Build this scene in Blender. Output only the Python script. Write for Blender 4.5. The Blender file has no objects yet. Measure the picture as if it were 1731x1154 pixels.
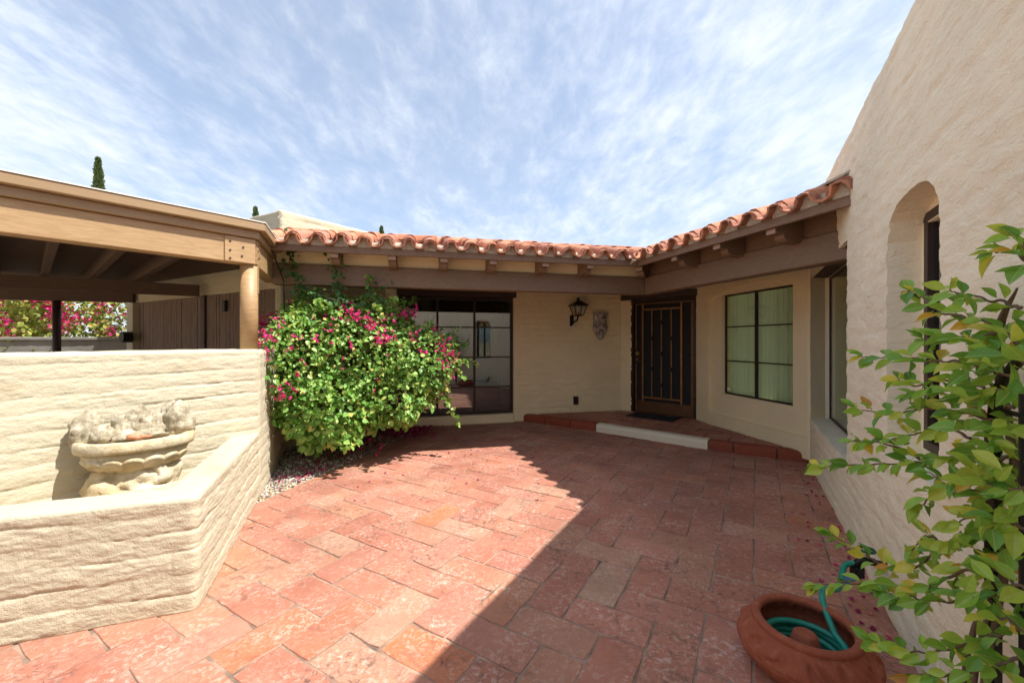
import bpy, bmesh, math, random
import numpy as np
from mathutils import Vector, Matrix, noise as mn
random.seed(7)
RS = np.random.RandomState(11)
scene = bpy.context.scene
COL = scene.collection

# ------------------------------------------------------------------ camera
cam_d = bpy.data.cameras.new('camera'); cam = bpy.data.objects.new('camera', cam_d); COL.objects.link(cam)
cam.location = (0, 0, 1.42); cam.rotation_euler = (math.radians(90), 0, 0)
cam_d.sensor_width = 36.0; cam_d.lens = 14.35; cam_d.clip_end = 3000; cam_d.clip_start = 0.02
scene.camera = cam

# ------------------------------------------------------------------ sun, sky, exposure
SUN = Vector((0.64, -0.165, 1.0)).normalized()
EL = math.asin(SUN.z); AZ = math.atan2(SUN.x, SUN.y)
sd = bpy.data.lights.new('sun', 'SUN'); sd.energy = 2.3; sd.angle = math.radians(0.55); sd.color = (1.0, 0.955, 0.895)
so = bpy.data.objects.new('sun', sd); COL.objects.link(so)
so.rotation_euler = SUN.to_track_quat('Z', 'Y').to_euler()
world = bpy.data.worlds.new('World'); scene.world = world; world.use_nodes = True
wn = world.node_tree; wn.nodes.clear()
def WN(t, **k):
    n = wn.nodes.new(t)
    for a, v in k.items(): setattr(n, a, v)
    return n
def WL(a, b): wn.links.new(a, b)
def wmath(op, a, b=None, c=None):
    n = WN('ShaderNodeMath', operation=op)
    for i, x in enumerate((a, b, c)):
        if x is None: continue
        if isinstance(x, (int, float)): n.inputs[i].default_value = x
        else: WL(x, n.inputs[i])
    return n.outputs[0]
wout = WN('ShaderNodeOutputWorld'); bg = WN('ShaderNodeBackground'); bg.inputs[1].default_value = 0.060
sky = WN('ShaderNodeTexSky', sky_type='NISHITA'); sky.sun_disc = False
sky.sun_elevation = EL; sky.sun_rotation = AZ; sky.air_density = 1.0; sky.dust_density = 1.2; sky.ozone_density = 1.6
tc = WN('ShaderNodeTexCoord'); sep = WN('ShaderNodeSeparateXYZ'); WL(tc.outputs['Generated'], sep.inputs[0])
zc = wmath('ADD', wmath('MAXIMUM', sep.outputs[2], 0.0), 0.16)
px = wmath('DIVIDE', sep.outputs[0], zc); py = wmath('DIVIDE', sep.outputs[1], zc)
comb = WN('ShaderNodeCombineXYZ'); WL(px, comb.inputs[0]); WL(py, comb.inputs[1])
def wnoise(scale, detail, rough, rot, sc, loc=(0, 0, 0), dist=0.0):
    mp = WN('ShaderNodeMapping'); WL(comb.outputs[0], mp.inputs[0])
    mp.inputs['Rotation'].default_value = (0, 0, math.radians(rot)); mp.inputs['Scale'].default_value = sc; mp.inputs['Location'].default_value = loc
    n = WN('ShaderNodeTexNoise'); WL(mp.outputs[0], n.inputs['Vector'])
    n.inputs['Scale'].default_value = scale; n.inputs['Detail'].default_value = detail; n.inputs['Roughness'].default_value = rough
    n.inputs['Distortion'].default_value = dist
    return n.outputs[0]
n_big = wnoise(0.5, 3, 0.5, 20, (1, 1, 1), (3.1, 1.7, 0))
n_str = wnoise(1.2, 7, 0.55, 62, (1.5, 0.75, 1), (0.4, 2.0, 0), 0.25)
n_rip = wnoise(6.5, 6, 0.6, 48, (1.5, 0.75, 1), (0, 0, 0), 0.3)
n_fin = wnoise(22.0, 5, 0.65, 30, (1.3, 0.8, 1), (0, 0, 0), 0.2)
cov = wmath('ADD', wmath('ADD', wmath('MULTIPLY', n_big, 0.80), wmath('MULTIPLY', n_str, 0.36)), wmath('ADD', wmath('MULTIPLY', n_rip, 0.36), wmath('MULTIPLY', n_fin, 0.16)))
mr = WN('ShaderNodeMapRange', interpolation_type='SMOOTHSTEP'); WL(cov, mr.inputs[0])
mr.inputs[1].default_value = 0.68; mr.inputs[2].default_value = 1.0; mr.inputs[3].default_value = 0.40; mr.inputs[4].default_value = 1.0
shade = WN('ShaderNodeMapRange'); WL(wmath('ADD', wmath('MULTIPLY', n_rip, 0.5), wmath('MULTIPLY', n_str, 0.5)), shade.inputs[0])
shade.inputs[1].default_value = 0.35; shade.inputs[2].default_value = 0.66; shade.inputs[3].default_value = 0.0; shade.inputs[4].default_value = 1.0
cc = WN('ShaderNodeMix', data_type='RGBA'); WL(shade.outputs[0], cc.inputs[0])
cc.inputs[6].default_value = (3.6, 4.25, 5.35, 1); cc.inputs[7].default_value = (4.9, 5.2, 5.65, 1)
mx = WN('ShaderNodeMix', data_type='RGBA'); WL(mr.outputs[0], mx.inputs[0]); WL(sky.outputs[0], mx.inputs[6]); WL(cc.outputs[2], mx.inputs[7])
WL(mx.outputs[2], bg.inputs[0]); WL(bg.outputs[0], wout.inputs[0])
scene.view_settings.view_transform = 'Standard'; scene.view_settings.look = 'None'
scene.view_settings.exposure = 1.8; scene.view_settings.gamma = 1.0; scene.view_settings.use_curve_mapping = False
scene.cycles.max_bounces = 8; scene.cycles.transparent_max_bounces = 12; scene.cycles.use_denoising = True

# ------------------------------------------------------------------ materials
def srgb(r, g, b):
    f = lambda c: (c / 255 / 12.92) if c / 255 <= 0.04045 else ((c / 255 + 0.055) / 1.055) ** 2.4
    return (f(r), f(g), f(b), 1)
class NT:
    def __init__(s, name):
        s.m = bpy.data.materials.new(name); s.m.use_nodes = True; s.t = s.m.node_tree
        s.b = s.t.nodes['Principled BSDF']; s.o = s.t.nodes['Material Output']
        s.g = s.N('ShaderNodeNewGeometry')
    def N(s, t, **k):
        n = s.t.nodes.new(t)
        for a, v in k.items(): setattr(n, a, v)
        return n
    def L(s, a, b): s.t.links.new(a, b)
    def noise(s, scale, detail=4, rough=0.55, vec=None, stretch=None, dist=0.0):
        n = s.N('ShaderNodeTexNoise'); n.inputs['Scale'].default_value = scale; n.inputs['Detail'].default_value = detail
        n.inputs['Roughness'].default_value = rough; n.inputs['Distortion'].default_value = dist
        v = vec or s.g.outputs['Position']
        if stretch:
            mp = s.N('ShaderNodeMapping'); mp.inputs['Scale'].default_value = stretch; s.L(v, mp.inputs[0]); v = mp.outputs[0]
        s.L(v, n.inputs['Vector']); return n.outputs[0]
    def ramp(s, fac, stops):
        n = s.N('ShaderNodeValToRGB'); e = n.color_ramp.elements
        while len(e) < len(stops): e.new(0.5)
        for i, (p, c) in enumerate(stops):
            e[i].position = p; e[i].color = c if len(c) == 4 else (*c, 1)
        s.L(fac, n.inputs[0]); return n.outputs[0]
    def mix(s, fac, a, b, mode='MIX'):
        n = s.N('ShaderNodeMix', data_type='RGBA', blend_type=mode)
        for i, x in ((0, fac), (6, a), (7, b)):
            if isinstance(x, (int, float)): n.inputs[i].default_value = x
            elif isinstance(x, tuple): n.inputs[i].default_value = x if len(x) == 4 else (*x, 1)
            else: s.L(x, n.inputs[i])
        return n.outputs[2]
    def math(s, op, a, b=0.0):
        n = s.N('ShaderNodeMath', operation=op)
        for i, x in enumerate((a, b)):
            if isinstance(x, (int, float)): n.inputs[i].default_value = x
            else: s.L(x, n.inputs[i])
        return n.outputs[0]
    def mapr(s, v, a, b, c, d):
        n = s.N('ShaderNodeMapRange'); s.L(v, n.inputs[0])
        for i, x in enumerate((a, b, c, d)): n.inputs[i + 1].default_value = x
        return n.outputs[0]
    def bump(s, h, strength=0.3, dist=0.01):
        n = s.N('ShaderNodeBump'); n.inputs['Strength'].default_value = strength; n.inputs['Distance'].default_value = dist
        s.L(h, n.inputs['Height']); s.L(n.outputs[0], s.b.inputs['Normal'])
    def col(s, c):
        if isinstance(c, tuple): s.b.inputs['Base Color'].default_value = c
        else: s.L(c, s.b.inputs['Base Color'])
    def rough(s, r):
        if isinstance(r, (int, float)): s.b.inputs['Roughness'].default_value = r
        else: s.L(r, s.b.inputs['Roughness'])

def sc(c, k): return (min(c[0] * k, 1), min(c[1] * k, 1), min(c[2] * k, 1), 1)
def stucco(name, c, stain=srgb(176, 150, 112), amt=0.45, trowel=0.8):
    n = NT(name)
    a = n.noise(1.3, 5, 0.6); f = n.noise(70, 4, 0.6); h = n.noise(230, 2, 0.5)
    base = n.mix(n.mapr(a, 0.35, 0.7, 0, 1), sc(c, 0.93), sc(c, 1.05))
    st = n.mapr(n.noise(2.2, 6, 0.7, stretch=(1, 1, 3.5)), 0.55, 0.78, 0, amt)
    base = n.mix(st, base, stain)
    fl = n.mapr(n.noise(26, 5, 0.75), 0.64, 0.72, 0, 0.35)
    base = n.mix(fl, base, sc(c, 0.7))
    n.col(base); n.rough(0.88)
    tw = n.noise(9, 5, 0.6, stretch=(1, 1, 3.2), dist=0.8)
    n.bump(n.math('ADD', n.math('ADD', n.math('MULTIPLY', f, 0.8), n.math('MULTIPLY', h, 0.4)), n.math('MULTIPLY', tw, trowel)), 0.6, 0.009)
    return n.m
def wood(name, c, c2, axis=(1, 1, 18), rough=0.6, bump=0.25):
    n = NT(name); g = n.noise(3.0, 6, 0.65, stretch=axis, dist=0.4); f = n.noise(1.2, 3)
    base = n.mix(n.mapr(g, 0.35, 0.7, 0, 1), c, c2); base = n.mix(n.mapr(f, 0.4, 0.75, 0, 0.35), base, sc(c, 0.75))
    n.col(base); n.rough(rough); n.bump(g, bump, 0.006); return n.m
def plain(name, c, rough=0.6, metal=0.0, var=0.12, scale=14, bump=0.0, bscale=60):
    n = NT(name); a = n.noise(scale, 4)
    n.col(n.mix(n.mapr(a, 0.3, 0.7, 0, 1), sc(c, 1 - var), sc(c, 1 + var))); n.rough(rough); n.b.inputs['Metallic'].default_value = metal
    if bump: n.bump(n.noise(bscale, 4), bump, 0.006)
    return n.m
M = {}
M['cream'] = stucco('painted_slump_block_cream', srgb(194, 185, 160), srgb(160, 140, 108), 0.65)
M['tan'] = stucco('painted_slump_block_tan', srgb(244, 227, 186), srgb(228, 204, 156), 0.3)
M['pink'] = stucco('painted_stucco_beige', srgb(243, 232, 204), srgb(226, 202, 164), 0.45, 2.2)
M['parapet'] = stucco('painted_parapet', srgb(198, 188, 160), srgb(172, 152, 118), 0.4)
M['brown'] = wood('brown_painted_timber', srgb(112, 88, 68), srgb(134, 106, 84), (6, 6, 30), 0.55, 0.15)
M['rafterend'] = wood('pale_timber_end', srgb(150, 122, 106), srgb(172, 146, 128), (20, 20, 20), 0.7)
M['dark'] = wood('dark_stained_timber', srgb(62, 44, 36), srgb(78, 56, 46), (8, 8, 30), 0.6, 0.15)
M['cptan'] = wood('tan_painted_timber', srgb(160, 128, 88), srgb(186, 154, 112), (2.5, 2.5, 26), 0.5, 0.10)
M['cptrim'] = wood('tan_painted_trim', srgb(150, 122, 88), srgb(162, 134, 98), (2, 2, 26), 0.5, 0.08)
M['cpdark'] = wood('carport_brown_timber', srgb(84, 64, 52), srgb(104, 80, 64), (5, 5, 20), 0.75)
M['board'] = wood('weathered_brown_board', srgb(104, 84, 72), srgb(144, 122, 106), (22, 22, 1.4), 0.75, 0.4)
M['metalroof'] = plain('white_roof_edge', srgb(226, 222, 210), 0.5, 0.0, 0.05)
M['black'] = plain('black_metal', srgb(28, 27, 27), 0.45, 0.3)
M['bronze'] = plain('bronze_metal', srgb(150, 108, 62), 0.42, 0.5, 0.25, 9)
M['bronzedark'] = plain('dark_bronze_metal', srgb(60, 44, 34), 0.4, 0.5, 0.2, 9)
M['frame'] = plain('brown_window_frame', srgb(58, 42, 36), 0.45, 0.3)
M['bronzemid'] = plain('brown_bronze_metal', srgb(104, 74, 48), 0.42, 0.5, 0.25, 9)
M['brass'] = plain('aged_brass', srgb(170, 140, 90), 0.3, 0.9)
M['mesh'] = plain('black_screen_mesh', srgb(20, 20, 24), 0.7, 0.0, 0.15, 200, 0.2, 600)
M['white'] = plain('white_plastic', srgb(232, 230, 224), 0.4)
M['mat'] = plain('black_rubber_mat', srgb(30, 30, 32), 0.8, 0, 0.3, 60, 0.6, 200)
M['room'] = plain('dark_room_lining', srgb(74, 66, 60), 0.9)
def stone_mat():
    n = NT('cast_stone'); a = n.noise(9, 6, 0.7); b = n.noise(3, 4, 0.6); h = n.noise(60, 5, 0.7)
    base = n.ramp(a, [(0.32, srgb(150, 136, 110)), (0.5, srgb(198, 184, 154)), (0.68, srgb(226, 216, 192))])
    base = n.mix(n.mapr(b, 0.45, 0.7, 0, 0.55), base, srgb(200, 172, 112))
    n.col(base); n.rough(0.92); n.bump(h, 0.7, 0.012); return n.m
M['stone'] = stone_mat()
def rock_mat():
    n = NT('pale_grey_rock'); a = n.noise(14, 7, 0.75); h = n.noise(45, 6, 0.75)
    n.col(n.ramp(a, [(0.3, srgb(116, 104, 84)), (0.46, srgb(172, 160, 134)), (0.64, srgb(218, 208, 184))])); n.rough(0.95); n.bump(h, 0.9, 0.02); return n.m
M['rock'] = rock_mat()
def terracotta(name, c1, c2, pale, amt=0.5, bump=0.35):
    n = NT(name); oi = n.N('ShaderNodeObjectInfo'); r = oi.outputs['Random']
    a = n.noise(5, 6, 0.65); b = n.noise(24, 6, 0.7)
    base = n.mix(r, c1, c2); base = n.mix(n.mapr(a, 0.4, 0.7, 0, 0.6), base, sc(c1, 0.8))
    base = n.mix(n.mapr(b, 0.5, 0.72, 0, amt), base, pale)
    n.col(base); n.rough(0.85); n.bump(n.math('ADD', a, b), bump, 0.008); return n.m
M['rooftile'] = terracotta('fired_clay_roof_tile', srgb(176, 108, 76), srgb(204, 142, 108), srgb(212, 176, 148), 0.6)
M['rooftile_b'] = terracotta('weathered_clay_roof_tile', srgb(160, 98, 74), srgb(184, 130, 104), srgb(98, 80, 70), 0.85)
M['pot'] = terracotta('terracotta_pot_clay', srgb(146, 74, 48), srgb(148, 76, 50), srgb(188, 124, 96), 0.4, 0.35)
M['edging'] = terracotta('sealed_clay_edging', srgb(150, 72, 46), srgb(132, 66, 46), srgb(168, 104, 80), 0.3)
M['mortar'] = plain('grey_mortar', srgb(172, 160, 142), 0.95, 0, 0.25, 18, 0.7, 70)
M['joint'] = plain('patio_mortar_bed', srgb(146, 122, 104), 0.95, 0, 0.6, 5, 0.7, 60)
M['soil'] = plain('dry_soil', srgb(168, 148, 116), 1.0, 0, 0.3, 8, 0.8, 40)
M['desert'] = plain('desert_ground', srgb(186, 160, 128), 1.0, 0, 0.2, 0.6, 0.5, 8)
M['concrete'] = plain('grey_concrete', srgb(150, 146, 138), 0.9, 0, 0.15, 3, 0.3, 40)
def paver_mat():
    n = NT('handmade_clay_paver'); oi = n.N('ShaderNodeObjectInfo'); r = oi.outputs['Random']; P = n.g.outputs['Position']
    base = n.ramp(r, [(0.0, srgb(160, 94, 74)), (0.2, srgb(178, 112, 88)), (0.4, srgb(188, 126, 104)), (0.6, srgb(168, 104, 84)), (0.75, srgb(182, 120, 92)), (0.86, srgb(180, 142, 116)), (0.93, srgb(192, 112, 70)), (1.0, srgb(148, 98, 82))])
    w = n.noise(3.2, 5, 0.62)
    base = n.mix(n.mapr(w, 0.38, 0.7, 0, 0.6), base, srgb(190, 132, 108))
    sp = n.noise(36, 8, 0.74, dist=0.6); sp2 = n.noise(4.0, 4, 0.6)
    ef = n.math('MULTIPLY', n.mapr(sp, 0.49, 0.60, 0, 1), n.mapr(sp2, 0.38, 0.62, 0.08, 0.70))
    base = n.mix(ef, base, srgb(216, 190, 172))
    d = n.math('MULTIPLY', n.mapr(n.noise(16, 9, 0.8, dist=1.2), 0.50, 0.62, 0, 1), n.mapr(n.noise(2.1, 4, 0.6), 0.45, 0.62, 0, 0.95))
    base = n.mix(d, base, srgb(80, 62, 54))
    gl = n.mapr(n.noise(0.9, 5, 0.65), 0.40, 0.66, 0, 0.55); base = n.mix(gl, base, srgb(128, 84, 68))
    gr = n.noise(240, 3, 0.6); base = n.mix(n.mapr(gr, 0.6, 0.75, 0, 0.4), base, srgb(120, 70, 56))
    n.col(base); n.rough(n.mapr(w, 0.3, 0.7, 0.72, 0.9))
    n.bump(n.math('ADD', n.math('MULTIPLY', sp, 1.0), n.math('ADD', n.noise(9, 4), n.math('MULTIPLY', gr, 0.3))), 0.5, 0.007)
    return n.m
M['paver'] = paver_mat()
def whitepaint():
    n = NT('chipped_white_paint'); c = n.mapr(n.noise(12, 7, 0.75, dist=0.8), 0.64, 0.66, 0, 1)
    n.col(n.mix(c, srgb(226, 216, 192), srgb(150, 70, 48))); n.rough(0.75); n.bump(n.noise(30), 0.3, 0.005); return n.m
M['whitepaint'] = whitepaint()
def leafmat(name, stops, rnd='island', trans=0.32, rough=0.42):
    n = NT(name)
    if rnd == 'island': r = n.g.outputs['Random Per Island']
    else: r = n.N('ShaderNodeObjectInfo').outputs['Random']
    c = n.ramp(r, stops)
    if name == 'glossy_leaf':
        tcn = n.N('ShaderNodeTexCoord'); sx = n.N('ShaderNodeSeparateXYZ'); n.L(tcn.outputs['Object'], sx.inputs[0]); ax = n.math('ABSOLUTE', sx.outputs[0])
        rib = n.mapr(ax, 0.008, 0.03, 0.5, 0.0); vn = n.math('MULTIPLY', n.mapr(n.math('SINE', n.math('MULTIPLY', n.math('SUBTRACT', sx.outputs[1], n.math('MULTIPLY', ax, 1.1)), 48.0)), 0.75, 1.0, 0.0, 1.0), 0.22)
        c = n.mix(n.math('MAXIMUM', rib, vn), c, (0.62, 0.68, 0.26, 1))
    c = n.mix(n.mapr(n.noise(55, 4, 0.6), 0.4, 0.7, 0, 0.35), c, n.mix(0.5, c, (0.05, 0.10, 0.02, 1)))  if 'leaf' in name else c
    n.col(c); n.rough(rough)
    tr = n.N('ShaderNodeBsdfTranslucent'); n.L(n.mix(0.35 if 'leaf' in name or 'foliage' in name else 0.0, c, (0.45, 0.6, 0.08, 1)), tr.inputs[0])
    ms = n.N('ShaderNodeMixShader'); ms.inputs[0].default_value = trans
    n.L(n.b.outputs[0], ms.inputs[1]); n.L(tr.outputs[0], ms.inputs[2]); n.L(ms.outputs[0], n.o.inputs[0]); return n.m
LB = [(0.0, srgb(80, 128, 52)), (0.3, srgb(112, 164, 70)), (0.65, srgb(150, 194, 98)), (0.92, srgb(186, 212, 116)), (1.0, srgb(216, 200, 110))]
M['bleaf'] = leafmat('bougainvillea_leaf', LB); M['bleaf_o'] = leafmat('bougainvillea_leaf_large', LB, 'object')
LC = [(0.0, srgb(84, 144, 48)), (0.3, srgb(122, 176, 58)), (0.6, srgb(164, 202, 72)), (0.86, srgb(200, 212, 80)), (0.955, srgb(226, 210, 76)), (0.99, srgb(234, 174, 56)), (1.0, srgb(190, 100, 46))]
M['cleaf'] = leafmat('glossy_leaf', LC, 'object', 0.42, 0.3); M['cleaf_i'] = leafmat('glossy_leaf_mass', LC, 'island', 0.42, 0.3)
M['bract'] = leafmat('magenta_bract', [(0.0, srgb(214, 24, 116)), (0.5, srgb(234, 46, 140)), (1.0, srgb(244, 104, 170))], 'island', 0.4, 0.6)
M['petal'] = leafmat('fallen_bract', [(0.0, srgb(126, 16, 66)), (0.6, srgb(170, 28, 92)), (0.9, srgb(206, 60, 120)), (1.0, srgb(190, 150, 70))], 'island', 0.15, 0.7)
M['cypress'] = leafmat('cypress_foliage', [(0, srgb(46, 66, 32)), (1, srgb(84, 104, 52))], 'island', 0.1, 0.7)
M['creeper'] = leafmat('creeper_leaf', [(0, srgb(34, 74, 36)), (0.7, srgb(58, 104, 50)), (1, srgb(110, 146, 62))], 'island', 0.25, 0.5)
M['hedge'] = leafmat('hedge_leaf', [(0, srgb(96, 110, 40)), (0.5, srgb(146, 156, 62)), (1, srgb(204, 190, 104))], 'island', 0.3, 0.6)
M['bark'] = plain('grey_bark', srgb(112, 94, 76), 0.95, 0, 0.3, 20, 0.9, 40)
M['twig'] = plain('brown_twig', srgb(104, 84, 64), 0.8, 0, 0.25, 30)
M['hose'] = plain('green_rubber_hose', srgb(20, 132, 112), 0.4, 0, 0.1)
M['green'] = plain('green_tap_wheel', srgb(30, 84, 62), 0.4)
M['blue'] = plain('blue_fitting', srgb(70, 110, 190), 0.4)
def gravelmat():
    n = NT('mixed_gravel'); n.col(n.ramp(n.g.outputs['Random Per Island'], [(0, srgb(70, 66, 64)), (0.3, srgb(128, 122, 116)), (0.6, srgb(176, 168, 158)), (0.85, srgb(204, 190, 166)), (1, srgb(232, 228, 220))])); n.rough(0.9); return n.m
M['gravel'] = gravelmat()
def glass(name, tint, gl, tr):
    n = NT(name); n.t.nodes.remove(n.b)
    t = n.N('ShaderNodeBsdfTransparent'); t.inputs[0].default_value = tint
    g = n.N('ShaderNodeBsdfGlossy'); g.inputs[0].default_value = (0.92, 0.96, 0.95, 1); g.inputs[1].default_value = 0.015
    lw = n.N('ShaderNodeLayerWeight'); lw.inputs[0].default_value = 0.5
    f = n.math('ADD', n.math('MULTIPLY', n.math('POWER', lw.outputs['Facing'], 5.0), 0.9), gl + 0.04)
    f = n.math('MINIMUM', f, 0.95)
    bp = n.N('ShaderNodeBump'); bp.inputs['Strength'].default_value = 0.02; bp.inputs['Distance'].default_value = 0.01; n.L(n.noise(2.0, 1), bp.inputs['Height']); n.L(bp.outputs[0], g.inputs['Normal'])
    ms = n.N('ShaderNodeMixShader'); n.L(f, ms.inputs[0]); n.L(t.outputs[0], ms.inputs[1]); n.L(g.outputs[0], ms.inputs[2]); n.L(ms.outputs[0], n.o.inputs[0]); return n.m
M['glass'] = glass('reflective_window_glass', (0.62, 0.68, 0.68, 1), 0.15, 0)
M['glass_b'] = glass('tinted_window_glass', (0.90, 0.94, 0.86, 1), 0.0, 0)
M['lampglass'] = glass('lantern_glass', (0.9, 0.9, 0.88, 1), 0.02, 0)
M['curtain'] = leafmat('sheer_curtain', [(0, srgb(150, 160, 136)), (1, srgb(160, 170, 146))], 'object', 0.30, 0.9)

# ------------------------------------------------------------------ object helpers
def link(o, parent=None):
    COL.objects.link(o)
    if parent is not None: o.parent = parent
    return o
def tag(o, label, cat, group=None, kind=None):
    if label: o['label'] = label
    if cat: o['category'] = cat
    if group: o['group'] = group
    if kind: o['kind'] = kind
    return o
def thing(name, label, cat, loc=(0, 0, 0), group=None):
    o = bpy.data.objects.new(name, None); o.empty_display_size = 0.1; link(o); tag(o, label, cat, group)
    o['base'] = list(loc); return o
class MB:
    def __init__(s): s.v = []; s.f = []
    def add(s, vs, fs):
        k = len(s.v); s.v += [tuple(p) for p in vs]; s.f += [tuple(i + k for i in f) for f in fs]; return s
    def box(s, o, a, b, c):
        o, a, b, c = map(Vector, (o, a, b, c))
        p = [o, o + a, o + a + b, o + b, o + c, o + a + c, o + a + b + c, o + b + c]
        return s.add(p, [(0, 3, 2, 1), (4, 5, 6, 7), (0, 1, 5, 4), (1, 2, 6, 5), (2, 3, 7, 6), (3, 0, 4, 7)])
    def prism(s, pts, off):
        n = len(pts); off = Vector(off); P = [Vector(p) for p in pts]
        return s.add(P + [p + off for p in P], [tuple(range(n))[::-1], tuple(range(n, 2 * n))] + [(i, (i + 1) % n, (i + 1) % n + n, i + n) for i in range(n)])
    def tube(s, pts, r, n=8, cap=True):
        P = [Vector(p) for p in pts]; R = r if isinstance(r, (list, tuple)) else [r] * len(P)
        vs = []; fs = []; up = None
        for i, p in enumerate(P):
            t = (P[min(i + 1, len(P) - 1)] - P[max(i - 1, 0)]).normalized()
            if up is None: up = Vector((0, 0, 1)) if abs(t.z) < 0.9 else Vector((1, 0, 0))
            a = t.cross(up).normalized(); b = a.cross(t).normalized(); up = b
            for k in range(n):
                q = 2 * math.pi * k / n; vs.append(p + (a * math.cos(q) + b * math.sin(q)) * R[i])
        for i in range(len(P) - 1):
            for k in range(n): fs.append((i * n + k, i * n + (k + 1) % n, (i + 1) * n + (k + 1) % n, (i + 1) * n + k))
        if cap: fs += [tuple(range(n))[::-1], tuple(range((len(P) - 1) * n, len(P) * n))]
        return s.add(vs, fs)
    def lathe(s, c, prof, n=32, fn=None):
        c = Vector(c); vs = []; fs = []
        for i, (r, z) in enumerate(prof):
            for k in range(n):
                q = 2 * math.pi * k / n; rr = r + (fn(i, q, r, z) if fn else 0); vs.append(c + Vector((rr * math.cos(q), rr * math.sin(q), z)))
        for i in range(len(prof) - 1):
            for k in range(n): fs.append((i * n + k, i * n + (k + 1) % n, (i + 1) * n + (k + 1) % n, (i + 1) * n + k))
        return s.add(vs, fs)
    def build(s, name, mat, parent=None, smooth=False, bevel=0.0, recalc=True):
        me = bpy.data.meshes.new(name); me.from_pydata(s.v, [], s.f)
        if recalc or bevel:
            bm = bmesh.new(); bm.from_mesh(me)
            if bevel: bmesh.ops.bevel(bm, geom=[e for e in bm.edges if len(e.link_faces) == 2 and e.calc_face_angle(0) > 0.5], offset=bevel, segments=1, affect='EDGES', clamp_overlap=True)
            if recalc: bmesh.ops.recalc_face_normals(bm, faces=bm.faces)
            bm.to_mesh(me); bm.free()
        if smooth: me.polygons.foreach_set('use_smooth', [True] * len(me.polygons))
        me.materials.append(M[mat] if isinstance(mat, str) else mat)
        return link(bpy.data.objects.new(name, me), parent)
class Frame:      # a vertical plane: s along, w outwards (towards the courtyard), z up
    def __init__(s, o, d):
        s.o = Vector((o[0], o[1], 0)); s.d = Vector((d[0], d[1], 0)).normalized(); s.n = Vector((s.d.y, -s.d.x, 0))
    def p(s, a, w=0.0, z=0.0): return s.o + s.d * a + s.n * w + Vector((0, 0, z))
    def box(s, mb, s0, s1, w0, w1, z0, z1): return mb.box(s.p(s0, w0, z0), s.d * (s1 - s0), s.n * (w1 - w0), (0, 0, z1 - z0))
def nz(a, b, c): return mn.noise((a, b, c))
def slump(seed, hc=0.105, amp=0.012, blk=0.41, lump=0.004, vj=0.5, gb=0.4):
    def f(s, z):
        zz = z + 0.016 * nz(s * 1.5, z * 0.8, seed) + 0.010 * nz(s * 5, z * 3, seed); k = math.floor(zz / hc); fr = zz / hc - k
        d = min(fr, 1 - fr) * hc; kk = round(zz / hc)
        gs = min(max(gb + 1.3 * nz(s * 1.6, kk * 5.7, seed + 3), 0.0), 1.2)
        g = -amp * gs * math.exp(-(d / 0.006) ** 2)
        sb = s / blk + 0.5 * (k % 2) + 0.12 * nz(k * 3.3, seed, 0); ds = abs(sb - round(sb)) * blk
        g += -amp * vj * max(0, 0.4 + 1.2 * nz(round(sb) * 3.1, k * 2.7, seed)) * math.exp(-(ds / 0.010) ** 2) * min(1, d / 0.02)
        bl = (0.006 if vj else 0.002) * nz(math.floor(sb) * 7.1 + k * 3.7, k * 1.9, seed)
        rn = abs(nz(s * 2.0, z * 24, seed + 5)); mk = max(0, nz(s * 0.9, z * 5, seed + 8) + 0.25)
        g -= amp * 0.5 * mk * math.exp(-(rn / 0.055) ** 2)
        rn = abs(nz(s * 6.5, z * 60, seed + 15)); g -= amp * 0.22 * math.exp(-(rn / 0.07) ** 2)
        return g + bl + 0.0025 * math.sin(math.pi * fr) + lump * nz(s * 8, z * 13, seed) + lump * 0.8 * nz(s * 17, z * 42, seed) + lump * 0.5 * nz(s * 40, z * 70, seed) + (0.005 if vj else 0.003) * nz(s * 1.1, z * 1.4, seed + 9)
    return f
def stuccofn(seed, a=0.010):      # trowelled stucco over block: soft diagonal swells
    def f(s, z):
        k = z / 0.2 + 0.25 * nz(s * 1.2, z, seed); d = abs(k - round(k)) * 0.2
        g = -a * 0.7 * max(0, 0.1 + 1.3 * nz(s * 1.6, round(k) * 4.1, seed + 2)) * math.exp(-(d / 0.014) ** 2)
        return g + a * nz(s * 1.4, z * 2.0, seed) + a * 0.5 * nz(s * 3.5, z * 9, seed + 4) + a * 0.25 * nz(s * 16, z * 22, seed)
    return f
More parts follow.
